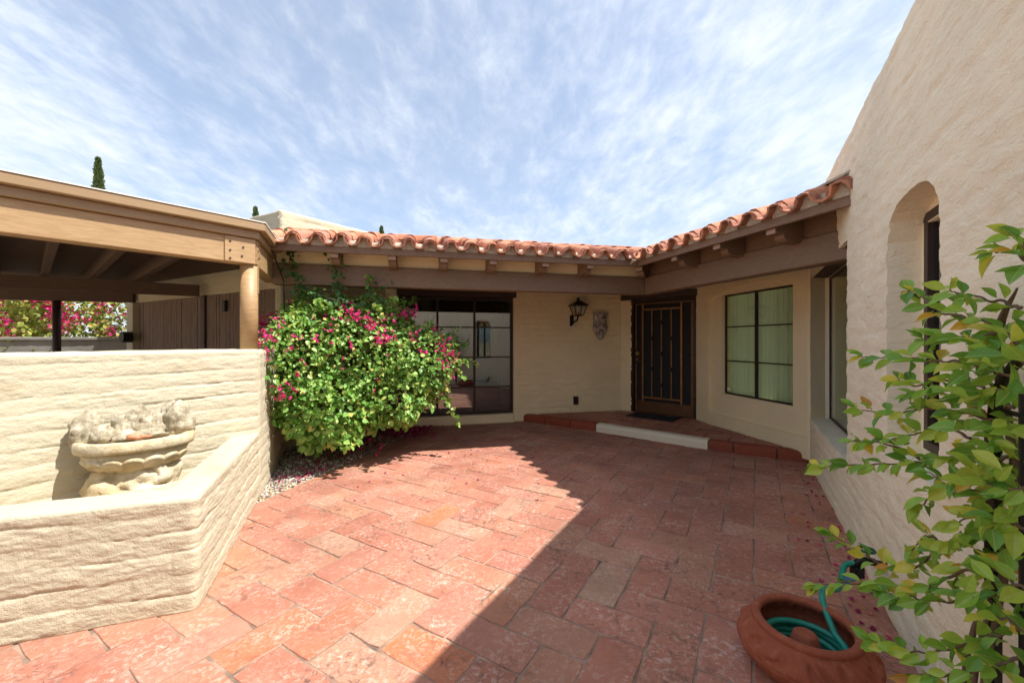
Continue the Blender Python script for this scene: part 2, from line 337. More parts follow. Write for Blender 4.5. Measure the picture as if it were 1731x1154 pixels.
def sweep(name, samples, z0, z1, r, fn, mat, parent, dz=0.016, topfn=None, closed_back=True, ss0=0.0):
    """samples: list of (outer xy, inner xy). One wall of given height swept along them, its faces pushed by fn(s, z)."""
    S = [(Vector((*o, 0)), Vector((*i, 0))) for o, i in samples]
    nzs = max(3, int((z1 - r - z0) / dz)); front = [(z0 + (z1 - r - z0) * i / nzs) for i in range(nzs + 1)]
    vs = []; fs = []; arc = ss0; mcount = None
    for i, (O, I) in enumerate(S):
        if i: arc += (O - S[i - 1][0]).length
        th = (I - O).length; n = (O - I).normalized(); sec = []
        for z in front:
            sec.append((O + n * fn(arc, z) + Vector((0, 0, z))))
        for k in range(1, 6):
            q = math.pi / 2 * k / 6; zz = z1 - r + r * math.sin(q); w = r - r * math.cos(q); h = fn(arc, z1 - r)
            sec.append(O - n * w + n * h * math.cos(q) + Vector((0, 0, zz + 0.006 * nz(arc * 3, w * 5, 2))))
        tn = 5
        for k in range(tn + 1):
            w = r + (th - 2 * r) * k / tn; sec.append(O - n * w + Vector((0, 0, z1 + 0.008 * nz(arc * 2.2, w * 6, 5) + 0.004 * nz(arc * 9, w * 14, 5))))
        for k in range(1, 5):
            q = math.pi / 2 * k / 5; sec.append(O - n * (th - r + r * math.sin(q)) + Vector((0, 0, z1 - r + r * math.cos(q))))
        bz = [z1 - r - (z1 - r - z0) * k / 12 for k in range(13)]
        for z in bz: sec.append(I - n * fn(arc + 31, z) + Vector((0, 0, z)))
        mcount = len(sec); vs += sec
    for i in range(len(S) - 1):
        for k in range(mcount):
            a = i * mcount + k; b = i * mcount + (k + 1) % mcount
            fs.append((a, b, b + mcount, a + mcount))
    fs.append(tuple(range(mcount))); fs.append(tuple(range((len(S) - 1) * mcount, len(S) * mcount))[::-1])
    mb = MB(); mb.v = [tuple(v) for v in vs]; mb.f = fs
    o = mb.build(name, mat, parent, smooth=True)
    return o
def slab(name, fr, s0, s1, z0, z1, th, fn, mat, parent, step=0.016, r=0.02, w=0.0, dz=0.016):
    n = max(2, int((s1 - s0) / step)); sm = []
    for i in range(n + 1):
        s = s0 + (s1 - s0) * i / n; e = min(s - s0, s1 - s); rr = 0.012
        ww = w - (rr - math.sqrt(max(0, rr * rr - (rr - e) ** 2)) if e < rr else 0)
        a = fr.p(s, ww); b = fr.p(s, w - th); sm.append(((a.x, a.y), (b.x, b.y)))
    return sweep(name, sm, z0, z1, r, fn, mat, parent, dz=dz, ss0=s0)
def cut(o, cutter_mb):
    c = cutter_mb.build('cutter', 'cream'); md = o.modifiers.new('b', 'BOOLEAN'); md.operation = 'DIFFERENCE'; md.object = c; md.solver = 'EXACT'
    dg = bpy.context.evaluated_depsgraph_get(); dg.update()
    me = bpy.data.meshes.new_from_object(o.evaluated_get(dg)); o.modifiers.clear(); o.data = me
    bpy.data.objects.remove(c)
    # keep hard edges at the cuts
    bm = bmesh.new(); bm.from_mesh(me)
    for e in bm.edges:
        if len(e.link_faces) == 2 and e.calc_face_angle(0) > 0.9: e.smooth = False
    bm.to_mesh(me); bm.free(); return o
def cross2(p, d, q, e):
    den = d.x * e.y - d.y * e.x; t = ((q.x - p.x) * e.y - (q.y - p.y) * e.x) / den; return p + d * t
def at(u, v, Y): return Vector(((u - 865.5) / 690 * Y, Y, 1.42 - (v - 577) / 690 * Y))
def instanced(name, P, Q, S, base_v, base_f, mat, parent, smooth=False):
    """one mesh of many small faces: P positions, Q 3x3 matrices, S sizes (numpy)"""
    n = len(P); bv = np.array(base_v); k = len(bv)
    V = np.einsum('nij,kj->nki', Q, bv) * S[:, None, None] + P[:, None, :]
    F = []
    for i in range(n):
        F += [tuple(i * k + a for a in f) for f in base_f]
    me = bpy.data.meshes.new(name); me.from_pydata(V.reshape(-1, 3).tolist(), [], F)
    if smooth: me.polygons.foreach_set('use_smooth', [True] * len(me.polygons))
    me.materials.append(M[mat]); return link(bpy.data.objects.new(name, me), parent)
def basis(dirs, norms):
    y = dirs / np.linalg.norm(dirs, axis=1)[:, None]; x = np.cross(y, norms); x /= (np.linalg.norm(x, axis=1)[:, None] + 1e-9); z = np.cross(x, y)
    return np.stack([x, y, z], axis=2)

# ================================================================== GROUND AND PATIO
mb = MB(); mb.add([(-400, -300, -0.06), (400, -300, -0.06), (400, 900, -0.06), (-400, 900, -0.06)], [(0, 1, 2, 3)])
tag(mb.build('ground', 'desert', recalc=False), 'dry pale desert ground around the house', 'ground', kind='structure')

FA = Frame((0.13, 7.25), (0.9708, 0.24))          # wall with the big window and the lantern
FW = Frame((3.064, 6.744), (0.177, -0.984))       # wall with the curtained window
FD = Frame((2.209, 7.60), (0.7356, -0.6776))      # front door
FC = Frame((3.515, 4.84), (-0.498, -0.867))       # tall wall along the right, s grows towards the camera
FF = Frame((-2.282, 3.683), (0.515, 0.857))       # tall garden wall behind the fountain
FE = Frame((-1.659, 2.158), (-0.378, 0.926))      # planter side, carried on by the garden wall's end
FP = Frame((-1.659, 2.158), (0.94, 0.337))        # planter front
V2 = lambda p: Vector((p[0], p[1], 0))

patio = MB(); patio.add([(-3.2, -3.5, -0.0045), (4.5, -3.5, -0.0045), (4.5, 8.6, -0.0045), (-3.2, 8.6, -0.0045)], [(0, 1, 2, 3)])
patio = patio.build('patio', 'joint', recalc=False); tag(patio, 'courtyard floor of worn red clay pavers laid in herringbone', 'patio', kind='structure')
ang = math.radians(30.9); e1 = Vector((math.sin(ang), math.cos(ang), 0)); e2 = Vector((math.cos(ang), -math.sin(ang), 0))   # forward, rightward
W0 = 0.212; org = Vector((0.49, 2.083, 0)) - e2 * W0 - e1 * W0 * 0.5
def clip(poly, p, n):
    out = []
    for i in range(len(poly)):
        a, b = poly[i], poly[(i + 1) % len(poly)]; da, db = (a - p).dot(n), (b - p).dot(n)
        if da >= 0: out.append(a)
        if (da >= 0) != (db >= 0): out.append(a + (b - a) * (da / (da - db)))
    return out
def piece(poly, z0, z1, ch=0.006, rng=random, rough=0.004, tilt=0.004):
    """a clay slab on a polygon: worn wavy edges, chamfer, slight tilt"""
    c = sum(poly, Vector()) / len(poly); tx, ty = rng.uniform(-tilt, tilt), rng.uniform(-tilt, tilt); dzv = rng.uniform(-0.0025, 0.0025)
    pts = []
    for i in range(len(poly)):
        a, b = poly[i], poly[(i + 1) % len(poly)]; k = max(1, int((b - a).length / 0.055))
        for j in range(k):
            q = a + (b - a) * (j / k)
            if j == 0: q = q + (c - q).normalized() * rng.uniform(0.002, 0.008)
            pts.append(q + Vector((rng.uniform(-rough, rough), rng.uniform(-rough, rough), 0)))
    n = len(pts); vs = []; top = lambda q: z1 + dzv + (q.x - c.x) * tx + (q.y - c.y) * ty
    for q in pts: vs.append((q.x, q.y, z0))
    for q in pts: vs.append((q.x, q.y, top(q) - ch))
    for q in pts:
        r = q + (c - q).normalized() * ch; vs.append((r.x, r.y, top(q)))
    vs.append((c.x, c.y, z1 + dzv + 0.0015))
    fs = [(i, (i + 1) % n, (i + 1) % n + n, i + n) for i in range(n)] + [(i + n, (i + 1) % n + n, (i + 1) % n + 2 * n, i + 2 * n) for i in range(n)]
    fs += [(i + 2 * n, (i + 1) % n + 2 * n, 3 * n) for i in range(n)]
    return vs, fs
gp, gd = Vector((-2.24, 3.55, 0)), Vector((0.82, 3.05, 0)).normalized(); gn = Vector((gd.y, -gd.x, 0))      # edge of the gravel bed
stepline = [Vector((0.12, 7.34, 0)), Vector((1.322, 6.446, 0)), Vector((2.57, 5.354, 0)), Vector((3.50, 4.75, 0))]
sdv = (stepline[3] - stepline[0]).normalized(); snv = Vector((sdv.y, -sdv.x, 0))                             # towards the courtyard
if snv.y > 0: snv = -snv
cand = []
for p in range(-34, 30):
    for q in range(-20, 36):
        m = (p - q) % 4
        if m == 0: c0, sz = (p, q), (2, 1)
        elif m == 3: c0, sz = (p, q), (1, 2)
        else: continue
        g = 0.0035 + random.uniform(0, 0.002)
        a = org + e2 * (c0[0] * W0 + g) + e1 * (c0[1] * W0 + g); du = e2 * (sz[0] * W0 - 2 * g); dv = e1 * (sz[1] * W0 - 2 * g)
        poly = [a, a + du, a + du + dv, a + dv]; c = a + du / 2 + dv / 2
        if c.y < -2.6 or (c - FC.o).dot(FC.n) < -0.15 or (c - FA.o).dot(FA.n) < -0.15: continue
        if (c - stepline[0]).dot(snv) < -0.18: continue
        if (c - FP.o).dot(FP.n) < -0.28 and (c - FE.o).dot(FE.n) < -0.28: continue
        if c.x < -2.9: continue
        poly = clip(poly, gp, gn)
        if len(poly) < 3: continue
        area = abs(sum(poly[i].x * poly[(i + 1) % len(poly)].y - poly[(i + 1) % len(poly)].x * poly[i].y for i in range(len(poly)))) / 2
        if area < 0.004: continue
        vis = c.y > 0.9 and abs(c.x) < c.y * 1.35
        cand.append((0 if vis else 1, c.length, poly))
cand.sort(key=lambda t: (t[0], t[1]))
rest = MB()
for i, (h, d, poly) in enumerate(cand):
    vs, fs = piece(poly, -0.03, 0.0, 0.0035, rough=0.0028)
    if i < 300: MB().add(vs, fs).build('paver', 'paver', patio)
    else: rest.add(vs, fs)
if rest.v:
    o = rest.build('more_pavers', 'paver', patio); o['kind'] = 'stuff'

# ------------------------------------------------------------------ porch step
porch = MB(); porch.prism([(0.15, 7.36, -0.02), (1.34, 6.48, -0.02), (2.60, 5.39, -0.02), (3.6, 4.80, -0.02), (4.2, 6.9, -0.02), (2.6, 8.4, -0.02), (0.3, 7.9, -0.02)], (0, 0, 0.128))
porch = porch.build('porch_floor', 'joint'); tag(porch, 'raised porch step of brown clay tiles before the front door', 'step', kind='structure')
for i in range(-2, 16):
    for j in range(0, 9):
        g = 0.006; a = stepline[0] + sdv * (i * 0.305 + g + (0.15 if j % 2 else 0)) - snv * (0.12 + j * 0.305 + g); du = sdv * (0.305 - 2 * g); dv = -snv * (0.305 - 2 * g)
        poly = [a, a + du, a + du + dv, a + dv]; c = a + du / 2 + dv / 2
        if (c - FA.o).dot(FA.n) < -0.12 or (c - FW.o).dot(FW.n) < -0.12 or (c - FD.o).dot(FD.n) < -0.15: continue
        if c.x < 0.3: continue
        vs, fs = piece(poly, 0.08, 0.12, 0.005); MB().add(vs, fs).build('porch_tile', 'paver', porch)
def on_step(u):
    d = Vector(((u - 865.5) / 690, 1, 0))
    for a, b in zip(stepline, stepline[1:]):
        q = cross2(Vector((0, 0, 0)), d, a, b - a)
        if a.x - 0.05 <= q.x <= b.x + 0.001: return q
    return q
us = [878, 920, 963, 1007, 1197, 1240, 1313, 1368]
for k, (ua, ub) in enumerate(zip(us, us[1:])):
    a, b = on_step(ua), on_step(ub); d = (b - a); L = d.length; d.normalize(); n = Vector((d.y, -d.x, 0)); n = n if n.y < 0 else -n
    gap = 0.008; prof = [(0, -0.02), (0.0, 0.085), (-0.012, 0.112), (-0.04, 0.126), (-0.13, 0.126), (-0.13, -0.02)]
    mb = MB(); N = 9; vs = []
    for i in range(N):
        s = gap + (L - 2 * gap) * i / (N - 1)
        for w, z in prof: vs.append(a + d * s + n * (w + 0.004 * nz(s * 9, z * 9, k)) + Vector((0, 0, z + 0.004 * nz(s * 8, w * 9, k + 4))))
    m = len(prof); fs = [(i * m + j, i * m + (j + 1) % m, (i + 1) * m + (j + 1) % m, (i + 1) * m + j) for i in range(N - 1) for j in range(m)] + [tuple(range(m)), tuple(range((N - 1) * m, N * m))[::-1]]
    o = mb.add(vs, fs).build('edging_strip' if k == 3 else 'edging_tile', 'whitepaint' if k == 3 else 'edging', porch)
    if k == 3: o['label'] = 'white painted strip with chipped edges on the step'

# ================================================================== HOUSE
house = thing('house', 'low tan adobe house with clay tile eaves wrapped around the courtyard', 'house')
# wall with the big window
slab('wall', FA, -3.4, -2.075, 0, 2.75, 0.25, slump(2.2), 'tan', house, step=0.03, dz=0.02)
slab('wall', FA, -2.075, -0.10, 0, 0.15, 0.25, stuccofn(8.1, 0.004), 'tan', house, step=0.03, w=0.05)
slab('wall', FA, -2.075, -0.10, 2.32, 2.75, 0.25, slump(2.2), 'tan', house, step=0.04)
slab('wall', FA, -0.10, 1.99, 0, 2.75, 0.25, slump(5.3, 0.103, 0.014, 0.41, 0.005, 0.9), 'tan', house, step=0.014, dz=0.014)
def part_box(fr, name, mat, parent, s0, s1, w0, w1, z0, z1, bevel=0.0):
    return fr.box(MB(), s0, s1, w0, w1, z0, z1).build(name, mat, parent, bevel=bevel)
part_box(FA, 'lintel', 'dark', house, -2.10, -0.06, -0.20, 0.03, 2.19, 2.32, 0.006)
def window(fr, parent, S, Z, w, fw, mat, glass_m, label=None, outer=0.05, depth=0.05, bar=0.022):
    """S, Z: positions of the vertical and horizontal members"""
    mb = MB(); s0, s1, z0, z1 = S[0], S[-1], Z[0], Z[-1]
    fr.box(mb, s0, s1, w - depth, w, z0, z0 + outer); fr.box(mb, s0, s1, w - depth, w, z1 - outer, z1)
    fr.box(mb, s0, s0 + outer, w - depth + 0.002, w - 0.002, z0 + outer, z1 - outer); fr.box(mb, s1 - outer, s1, w - depth + 0.002, w - 0.002, z0 + outer, z1 - outer)
    win = mb.build('window', mat, parent, bevel=0.003)
    if label: win['label'] = label
    for s in S[1:-1]: part_box(fr, 'mullion', mat, win, s - fw / 2, s + fw / 2, w - depth + 0.004, w + 0.004, z0 + outer, z1 - outer)
    for a, b in zip(S, S[1:]):
        a2 = a + (outer if a == s0 else fw / 2); b2 = b - (outer if b == s1 else fw / 2)
        for z in Z[1:-1]: part_box(fr, 'glazing_bar', mat, win, a2, b2, w - depth + 0.01, w - 0.004, z - bar / 2, z + bar / 2)
        for za, zb in zip(Z, Z[1:]):
            za2 = za + (outer if za == z0 else bar / 2); zb2 = zb - (outer if zb == z1 else bar / 2)
            part_box(fr, 'pane', glass_m, win, a2, b2, w - depth * 0.6, w - depth * 0.6 + 0.006, za2, zb2)
    return win
window(FA, house, [-2.07, -1.429, -0.793, -0.10], [0.152, 0.622, 1.144, 1.666, 2.19], -0.06, 0.035, 'frame', 'glass', 'large brown gridded window beside the flowering bush')
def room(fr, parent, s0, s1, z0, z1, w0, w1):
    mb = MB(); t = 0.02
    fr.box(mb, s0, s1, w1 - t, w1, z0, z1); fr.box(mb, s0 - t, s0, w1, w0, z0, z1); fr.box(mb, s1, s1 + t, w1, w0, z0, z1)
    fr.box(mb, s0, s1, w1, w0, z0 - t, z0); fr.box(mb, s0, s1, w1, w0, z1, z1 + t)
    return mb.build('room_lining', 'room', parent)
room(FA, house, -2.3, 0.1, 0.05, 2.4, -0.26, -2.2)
mb = MB()          # drawn curtain edge inside the big window
vs = []; N = 24
for i in range(N + 1):
    s = -0.30 + 0.17 * i / N; w = -0.20 + 0.02 * math.sin(i * 1.6)
    vs += [FA.p(s, w, 0.17), FA.p(s, w, 2.17)]
mb.add(vs, [(2 * i, 2 * i + 1, 2 * i + 3, 2 * i + 2) for i in range(N)]).build('curtain', 'curtain', house, recalc=False)
# corner strip and door wall
k0 = FA.p(1.99); k1 = FD.p(0)
FS = Frame((k0.x, k0.y), (k1.x - k0.x, k1.y - k0.y)); LS = (k1 - k0).length
slab('wall', FS, -0.07, LS + 0.035, 0.05, 2.75, 0.2, slump(9.1), 'tan', house, step=0.02)
slab('wall', FD, -0.02, 1.30, 2.22, 2.75, 0.2, slump(4.4), 'tan', house, step=0.04, w=-0.01)
part_box(FD, 'lintel', 'dark', house, -0.18, 1.32, -0.14, 0.05, 2.185, 2.30, 0.006)
# security door
zt, zb = 2.185, 0.125; L = 1.188
fb = MB(); FD.box(fb, 0.0, 0.06, -0.10, 0.0, zb, zt); FD.box(fb, L - 0.06, L, -0.10, 0.0, zb, zt); FD.box(fb, 0.06, L - 0.06, -0.098, -0.002, zt - 0.05, zt)
door = fb.build('door', 'bronzedark', house, bevel=0.004); door['label'] = 'bronze barred security door with black mesh'
w = -0.03; a0, a1 = 0.068, L - 0.068; b0 = zb + 0.01; b1 = zt - 0.056
fb = MB(); FD.box(fb, a0, a0 + 0.045, w - 0.03, w, b0, b1); FD.box(fb, a1 - 0.045, a1, w - 0.03, w, b0, b1); FD.box(fb, a0 + 0.045, a1 - 0.045, w - 0.028, w - 0.002, b1 - 0.04, b1)
fb.build('door_leaf', 'bronzemid', door, bevel=0.003)
part_box(FD, 'kick_plate', 'bronzemid', door, a0 + 0.046, a1 - 0.046, w - 0.026, w - 0.006, b0, b0 + 0.20)
part_box(FD, 'screen', 'mesh', door, a0 + 0.045, a1 - 0.045, w - 0.028, w - 0.022, b0 + 0.2, b1 - 0.04)
i0, i1 = a0 + 0.155, a1 - 0.20; t0, t1 = b0 + 0.27, b1 - 0.13
for s in (i0, i1): part_box(FD, 'bar', 'bronze', door, s - 0.015, s + 0.015, w - 0.014, w + 0.008, b0 + 0.2, b1 - 0.04)
for z in (t0, t1): part_box(FD, 'bar', 'bronze', door, i0 + 0.015, i1 - 0.015, w - 0.014, w + 0.006, z - 0.013, z + 0.013)
for k in range(1, 4):
    s = i0 + (i1 - i0) * k / 4
    br = part_box(FD, 'bar', 'bronze', door, s - 0.009, s + 0.009, w - 0.010, w + 0.008, t0 + 0.013, t1 - 0.013)
    for z in ((0.15, 0.5, 0.85) if k == 2 else (0.33, 0.67)):
        zz = t0 + (t1 - t0) * z; kb = MB(); kb.lathe(FD.p(s, w, zz), [(0.008, -0.04), (0.018, -0.03), (0.012, -0.014), (0.026, 0.0), (0.012, 0.014), (0.018, 0.03), (0.008, 0.04)], 10).build('knuckle', 'bronzedark', br, True)
part_box(FD, 'lock_plate', 'bronzedark', door, a0 - 0.004, a0 + 0.125, w - 0.004, w + 0.012, 1.03, 1.27, 0.004)
def disc(c, n, r, t, seg=16):
    n = Vector(n).normalized(); return MB().tube([c, c + n * t], r, seg)
disc(FD.p(a0 + 0.06, w + 0.012, 1.20), FD.n, 0.036, 0.02).build('lock', 'brass', door)
disc(FD.p(a0 + 0.06, w + 0.012, 1.09), FD.n, 0.02, 0.035).build('handle', 'brass', door)
disc(FD.p(-0.01, 0.0, 0.95), FD.n, 0.018, 0.012).build('door_bell', 'white', house)
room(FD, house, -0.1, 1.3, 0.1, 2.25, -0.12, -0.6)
# window wall
wfn = stuccofn(3.7, 0.007)
ww = slab('wall', FW, -0.05, 2.07, 0.05, 2.75, 0.28, wfn, 'tan', house, step=0.02, dz=0.02)
def arch(fr, s0, s1, z0, zs, zc, w0, w1, n=18):
    pts = [fr.p(s0, w0, z0), fr.p(s1, w0, z0)]
    for i in range(n + 1):
        q = i / n; pts.append(fr.p(s1 + (s0 - s1) * q, w0, zs + (zc - zs) * (1 - (2 * q - 1) ** 2) ** 0.8))
    return MB().prism(pts, fr.n * (w1 - w0))
cut(ww, arch(FW, 0.27, 2.02, 0.30, 2.07, 2.23, 0.1, -0.045))
cut(ww, FW.box(MB(), 0.535, 1.80, 0.15, -0.4, 0.63, 2.12))
window(FW, house, [0.535, 1.155, 1.80], [0.63, 1.13, 1.636, 2.12], -0.09, 0.03, 'frame', 'glass_b', 'brown framed window with pale curtains behind', 0.022, 0.035, 0.018)
vs = []; N = 150; mb = MB()
for i in range(N + 1):
    s = 0.48 + 1.4 * i / N; w_ = -0.19 + 0.022 * math.sin(i * 0.75) + 0.012 * nz(i * 0.21, 0, 4)
    vs += [FW.p(s, w_, 0.5), FW.p(s, w_, 2.2)]
mb.add(vs, [(2 * i, 2 * i + 1, 2 * i + 3, 2 * i + 2) for i in range(N)]).build('curtain', 'curtain', house, smooth=True, recalc=False)
FW.box(MB(), -0.2, 2.3, -2.6, -0.29, 0.02, 0.06).build('bounce_floor', 'white', house)  # unseen white slab added to bounce sunlight up onto the curtain
part_box(FW, 'window_sticker', 'white', house, 0.575, 0.64, -0.105, -0.104, 0.68, 0.73)
# tall wall along the right side with niche window and the recessed glass
cfn = slump(6.6, 0.105, 0.009, 0.41, 0.0045, 0.0, 0.18)
cw = slab('wall', FC, -0.6, 9.5, 0, 2.94, 0.40, cfn, 'pink', house, step=0.022, r=0.05, dz=0.016)
cut(cw, FC.box(MB(), 0.02, 2.14, 0.2, -0.6, 0.53, 2.16))
n0, n1 = 3.126, 3.796
nb = MB(); pts = [FC.p(n0, 0.2, 0.85), FC.p(n1, 0.2, 0.85)]
for i in range(15):
    q = i / 14; x = 2 * q - 1; pts.append(FC.p(n1 + (n0 - n1) * q, 0.2, 1.93 + 0.17 * math.sqrt(max(0, 1 - abs(x) ** 2.6))))
cut(cw, nb.prism(pts, FC.n * -0.33))
cut(cw, FC.box(MB(), n0 + 0.05, n1 - 0.05, 0.2, -0.6, 0.90, 2.0))
window(FC, house, [n0 + 0.04, (n0 + n1) / 2, n1 - 0.04], [0.89, 2.05], -0.125, 0.03, 'frame', 'glass', 'narrow brown window deep in the arched niche', 0.045, 0.05)
room(FC, house, n0 - 0.1, n1 + 0.1, 0.8, 2.1, -0.41, -1.2)
window(FC, house, [0.03, 1.08, 2.13], [0.535, 2.155], -0.19, 0.02, 'frame', 'glass_b', 'tall glass window above the low sill by the porch', 0.02, 0.03)
part_box(FC, 'lintel', 'dark', house, 0.03, 2.13, -0.185, -0.03, 2.155, 2.30, 0.006)
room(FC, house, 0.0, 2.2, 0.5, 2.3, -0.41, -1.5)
# wall on the far side behind the camera closes the court
# ------------------------------------------------------------------ tiled eaves
T = Vector((1.566, 5.159, 0)); ZL = 2.443; SL = 0.30
EA = Frame((T.x, T.y), (0.9745, 0.2246)); EB = Frame((T.x, T.y), (0.3137, -0.9495))
AMIN = -4.28
def corner(w):        # inner corner point at distance w behind the lip lines
    return cross2(EA.p(0, -w), EA.d, EB.p(0, -w), EB.d)
def sA(w): return (corner(w) - T).dot(EA.d)
def sB(w): return (corner(w) - T).dot(EB.d)
def c_hit(w):         # s along B where the offset line meets the tall wall
    q = cross2(EB.p(0, -w), EB.d, FC.o, FC.d); return (q - T).dot(EB.d)
def strip(name, mat, w0, w1, z0, z1, parent, bevel=0.004, amin=AMIN, ext=0.02):
    """a timber running along eave A, then along eave B"""
    out = []
    c0, c1 = corner(w0), corner(w1); a0, a1 = EA.p(amin, -w0), EA.p(amin, -w1)
    b0, b1 = EB.p(c_hit(w0) + ext, -w0), EB.p(c_hit(w1) + ext, -w1)
    for quad in ([a0, c0, c1, a1], [c0, b0, b1, c1]):
        q = [p + Vector((0, 0, z0)) for p in quad]; out.append(MB().prism(q, (0, 0, z1 - z0)).build(name, mat, parent, bevel=bevel))
    return out
strip('fascia', 'brown', 0.06, 0.095, 2.38, 2.462, house)
strip('beam', 'brown', 0.40, 0.55, 2.067, 2.308, house, 0.008, ext=0.25)
fz = strip('frieze', 'tan', 0.43, 0.50, 2.308, 2.565, house, 0.0); fz[1].data.materials[0] = M['brown']
def wz(w): return ZL + SL * w
# roof deck and flat roof
roof = MB()
for fr_, quad in ((EA, [EA.p(AMIN, -0.07), corner(0.07), corner(1.0), EA.p(AMIN, -1.0)]), (EB, [corner(0.07), EB.p(c_hit(0.07), -0.07), EB.p(c_hit(1.0), -1.0), corner(1.0)])):
    q = [p + Vector((0, 0, wz(w_) + 0.0)) for p, w_ in zip(quad, (0.07, 0.07, 1.0, 1.0) if fr_ is EA else (0.07, 0.07, 1.0, 1.0))]
    roof.prism(q, (0, 0, 0.015))
pr = [EA.p(AMIN, -0.99), corner(0.99), EB.p(c_hit(0.99), -0.99), FC.p(0.5, -0.2), Vector((4.75, 4.6, 0)), Vector((4.75, 11, 0)), Vector((-2.0, 11, 0)), EA.p(AMIN, -2.5)]  # flat roof stops short to let sun onto the slab behind the curtain
roof.prism([p + Vector((0, 0, 2.65)) for p in pr], (0, 0, 0.05))
roof = roof.build('roof', 'brown', house); roof['label'] = 'clay barrel tile roof edge'
def tile_mesh(name, r0, r1, L, th, up=True, n=9, seed=0, mat='rooftile', arc=1.06):
    rg = random.Random(seed); vs = []; fs = []; m = 4
    for j in range(m):
        y = L * j / (m - 1); r = r0 + (r1 - r0) * j / (m - 1)
        for lay in (0, 1):
            for i in range(n):
                q = math.pi * (0.5 - arc / 2 + arc * i / (n - 1)); rr = r - lay * th; sg = 1 if up else -1
                vs.append((-rr * math.cos(q) + rg.uniform(-1, 1) * 0.0025, y + (rg.uniform(-0.006, 0.006) if j == 0 else 0), sg * (rr * math.sin(q)) + rg.uniform(-1, 1) * 0.0025))
    W = 2 * n
    for j in range(m - 1):
        for i in range(n - 1):
            a = j * W + i; fs.append((a, a + 1, a + 1 + W, a + W)); b = a + n; fs.append((b + 1, b, b + W, b + 1 + W))
        for i in (0, n - 1):
            a = j * W + i; fs.append((a, a + n, a + n + W, a + W))
    for j in (0, m - 1):
        for i in range(n - 1):
            a = j * W + i; fs.append((a, a + 1, a + 1 + n, a + n))
    mb = MB(); mb.add(vs, fs); me = bpy.data.meshes.new(name); me.from_pydata(mb.v, [], mb.f)
    bm = bmesh.new(); bm.from_mesh(me); bmesh.ops.recalc_face_normals(bm, faces=bm.faces)
    for f in bm.faces: f.smooth = True
    for e in bm.edges:
        if len(e.link_faces) == 2 and e.calc_face_angle(0) > 0.8: e.smooth = False
    bm.to_mesh(me); bm.free(); me.materials.append(M[mat]); return me
covers = [tile_mesh('cover_tile', 0.078, 0.068, 0.44, 0.014, True, seed=i, mat='rooftile' if i < 3 else 'rooftile_b') for i in range(5)]
starters = [tile_mesh('starter_tile', 0.080, 0.070, 0.30, 0.015, True, seed=20 + i, mat='rooftile_b') for i in range(3)]
pans = [tile_mesh('pan_tile', 0.090, 0.094, 0.44, 0.015, False, seed=40 + i, mat='rooftile' if i < 2 else 'rooftile_b') for i in range(4)]
slope = math.atan(SL)
def put_tile(me, name, p, d_up, pitch, yaw=0.0, roll=0.0, scale=(1, 1, 1)):
    x = Vector((d_up.y, -d_up.x, 0)); R = Matrix((x, d_up, Vector((0, 0, 1)))).transposed().to_4x4()
    o = bpy.data.objects.new(name, me); link(o, roof); o.matrix_world = Matrix.Translation(p) @ R @ Matrix.Rotation(yaw, 4, 'Z') @ Matrix.Rotation(pitch, 4, 'X') @ Matrix.Rotation(roll, 4, 'Y') @ Matrix.Diagonal((*scale, 1)); return o
mort = MB(); rg = random.Random(5)
for fr_, s_from, s_to, step, side in ((EA, AMIN + 0.08, 1.25, 0.236, 'A'), (EB, -1.15, 2.75, 0.243, 'B')):
    n = int((s_to - s_from) / step); up = -fr_.n
    for i in range(n + 1):
        s = s_from + i * step if side == 'A' else s_to - 0.12 - i * step
        for kind in ('pan', 'cover'):
            sp = s + (step / 2 if kind == 'pan' else 0)
            for c in range(3):
                w0 = c * 0.36 + (0.0 if kind == 'cover' else (-0.03 if c == 0 else 0.03))
                wm = w0 + 0.2
                if side == 'A' and sp > sA(wm) + 0.05: continue
                if side == 'B' and sp < sB(wm) - 0.05: continue
                if side == 'B' and sp > c_hit(w0 + 0.1) + (0.0 if kind == 'pan' else 0.02): continue
                if side == 'B' and c == 2 and sp > c_hit(1.0): continue
                if c == 0 and side == 'A' and sp > sA(0.0) + 0.03: continue
                if c == 0 and side == 'B' and sp < sB(0.0) - 0.03: continue
                jz = rg.uniform(-0.006, 0.006); jw = rg.uniform(-0.012, 0.012); yaw = rg.uniform(-0.04, 0.04); roll = rg.uniform(-0.05, 0.05)
                sc_ = (rg.uniform(0.94, 1.06), 1, rg.uniform(0.9, 1.06))
                if kind == 'pan':
                    p = fr_.p(sp, -(w0 + jw), wz(w0) + 0.100 + jz + c * 0.004)
                    put_tile(rg.choice(pans), 'pan_tile', p, up, slope - 0.03, yaw, roll, sc_)
                else:
                    if c == 0:
                        put_tile(rg.choice(starters), 'starter_tile', fr_.p(sp, -(w0 + jw - 0.01), wz(w0) + 0.034 + jz), up, slope, yaw, roll, sc_)
                        mz = wz(w0) + 0.036
                        pts = [fr_.p(sp, -(w0 + 0.05), mz)] ; N = 8
                        pl = [fr_.p(sp + 0.072 * math.cos(math.pi * k / N), -(w0 + 0.045 + 0.012 * rg.random()), mz + 0.078 * math.sin(math.pi * k / N) - (0.03 if k in (0, N) else 0)) for k in range(N + 1)]
                        mort.prism(pl, up * 0.05)
                        put_tile(rg.choice(covers[:]), 'cover_tile', fr_.p(sp, -(w0 + jw + 0.045), wz(w0 + 0.045) + 0.054 + jz), up, slope + 0.02, yaw + rg.uniform(-0.03, 0.03), roll, sc_)
                    else:
                        put_tile(rg.choice(covers), 'cover_tile', fr_.p(sp, -(w0 + jw), wz(w0) + 0.056 + jz), up, slope - 0.02, yaw, roll, sc_)
mort.build('mortar', 'mortar', roof)['kind'] = 'stuff'
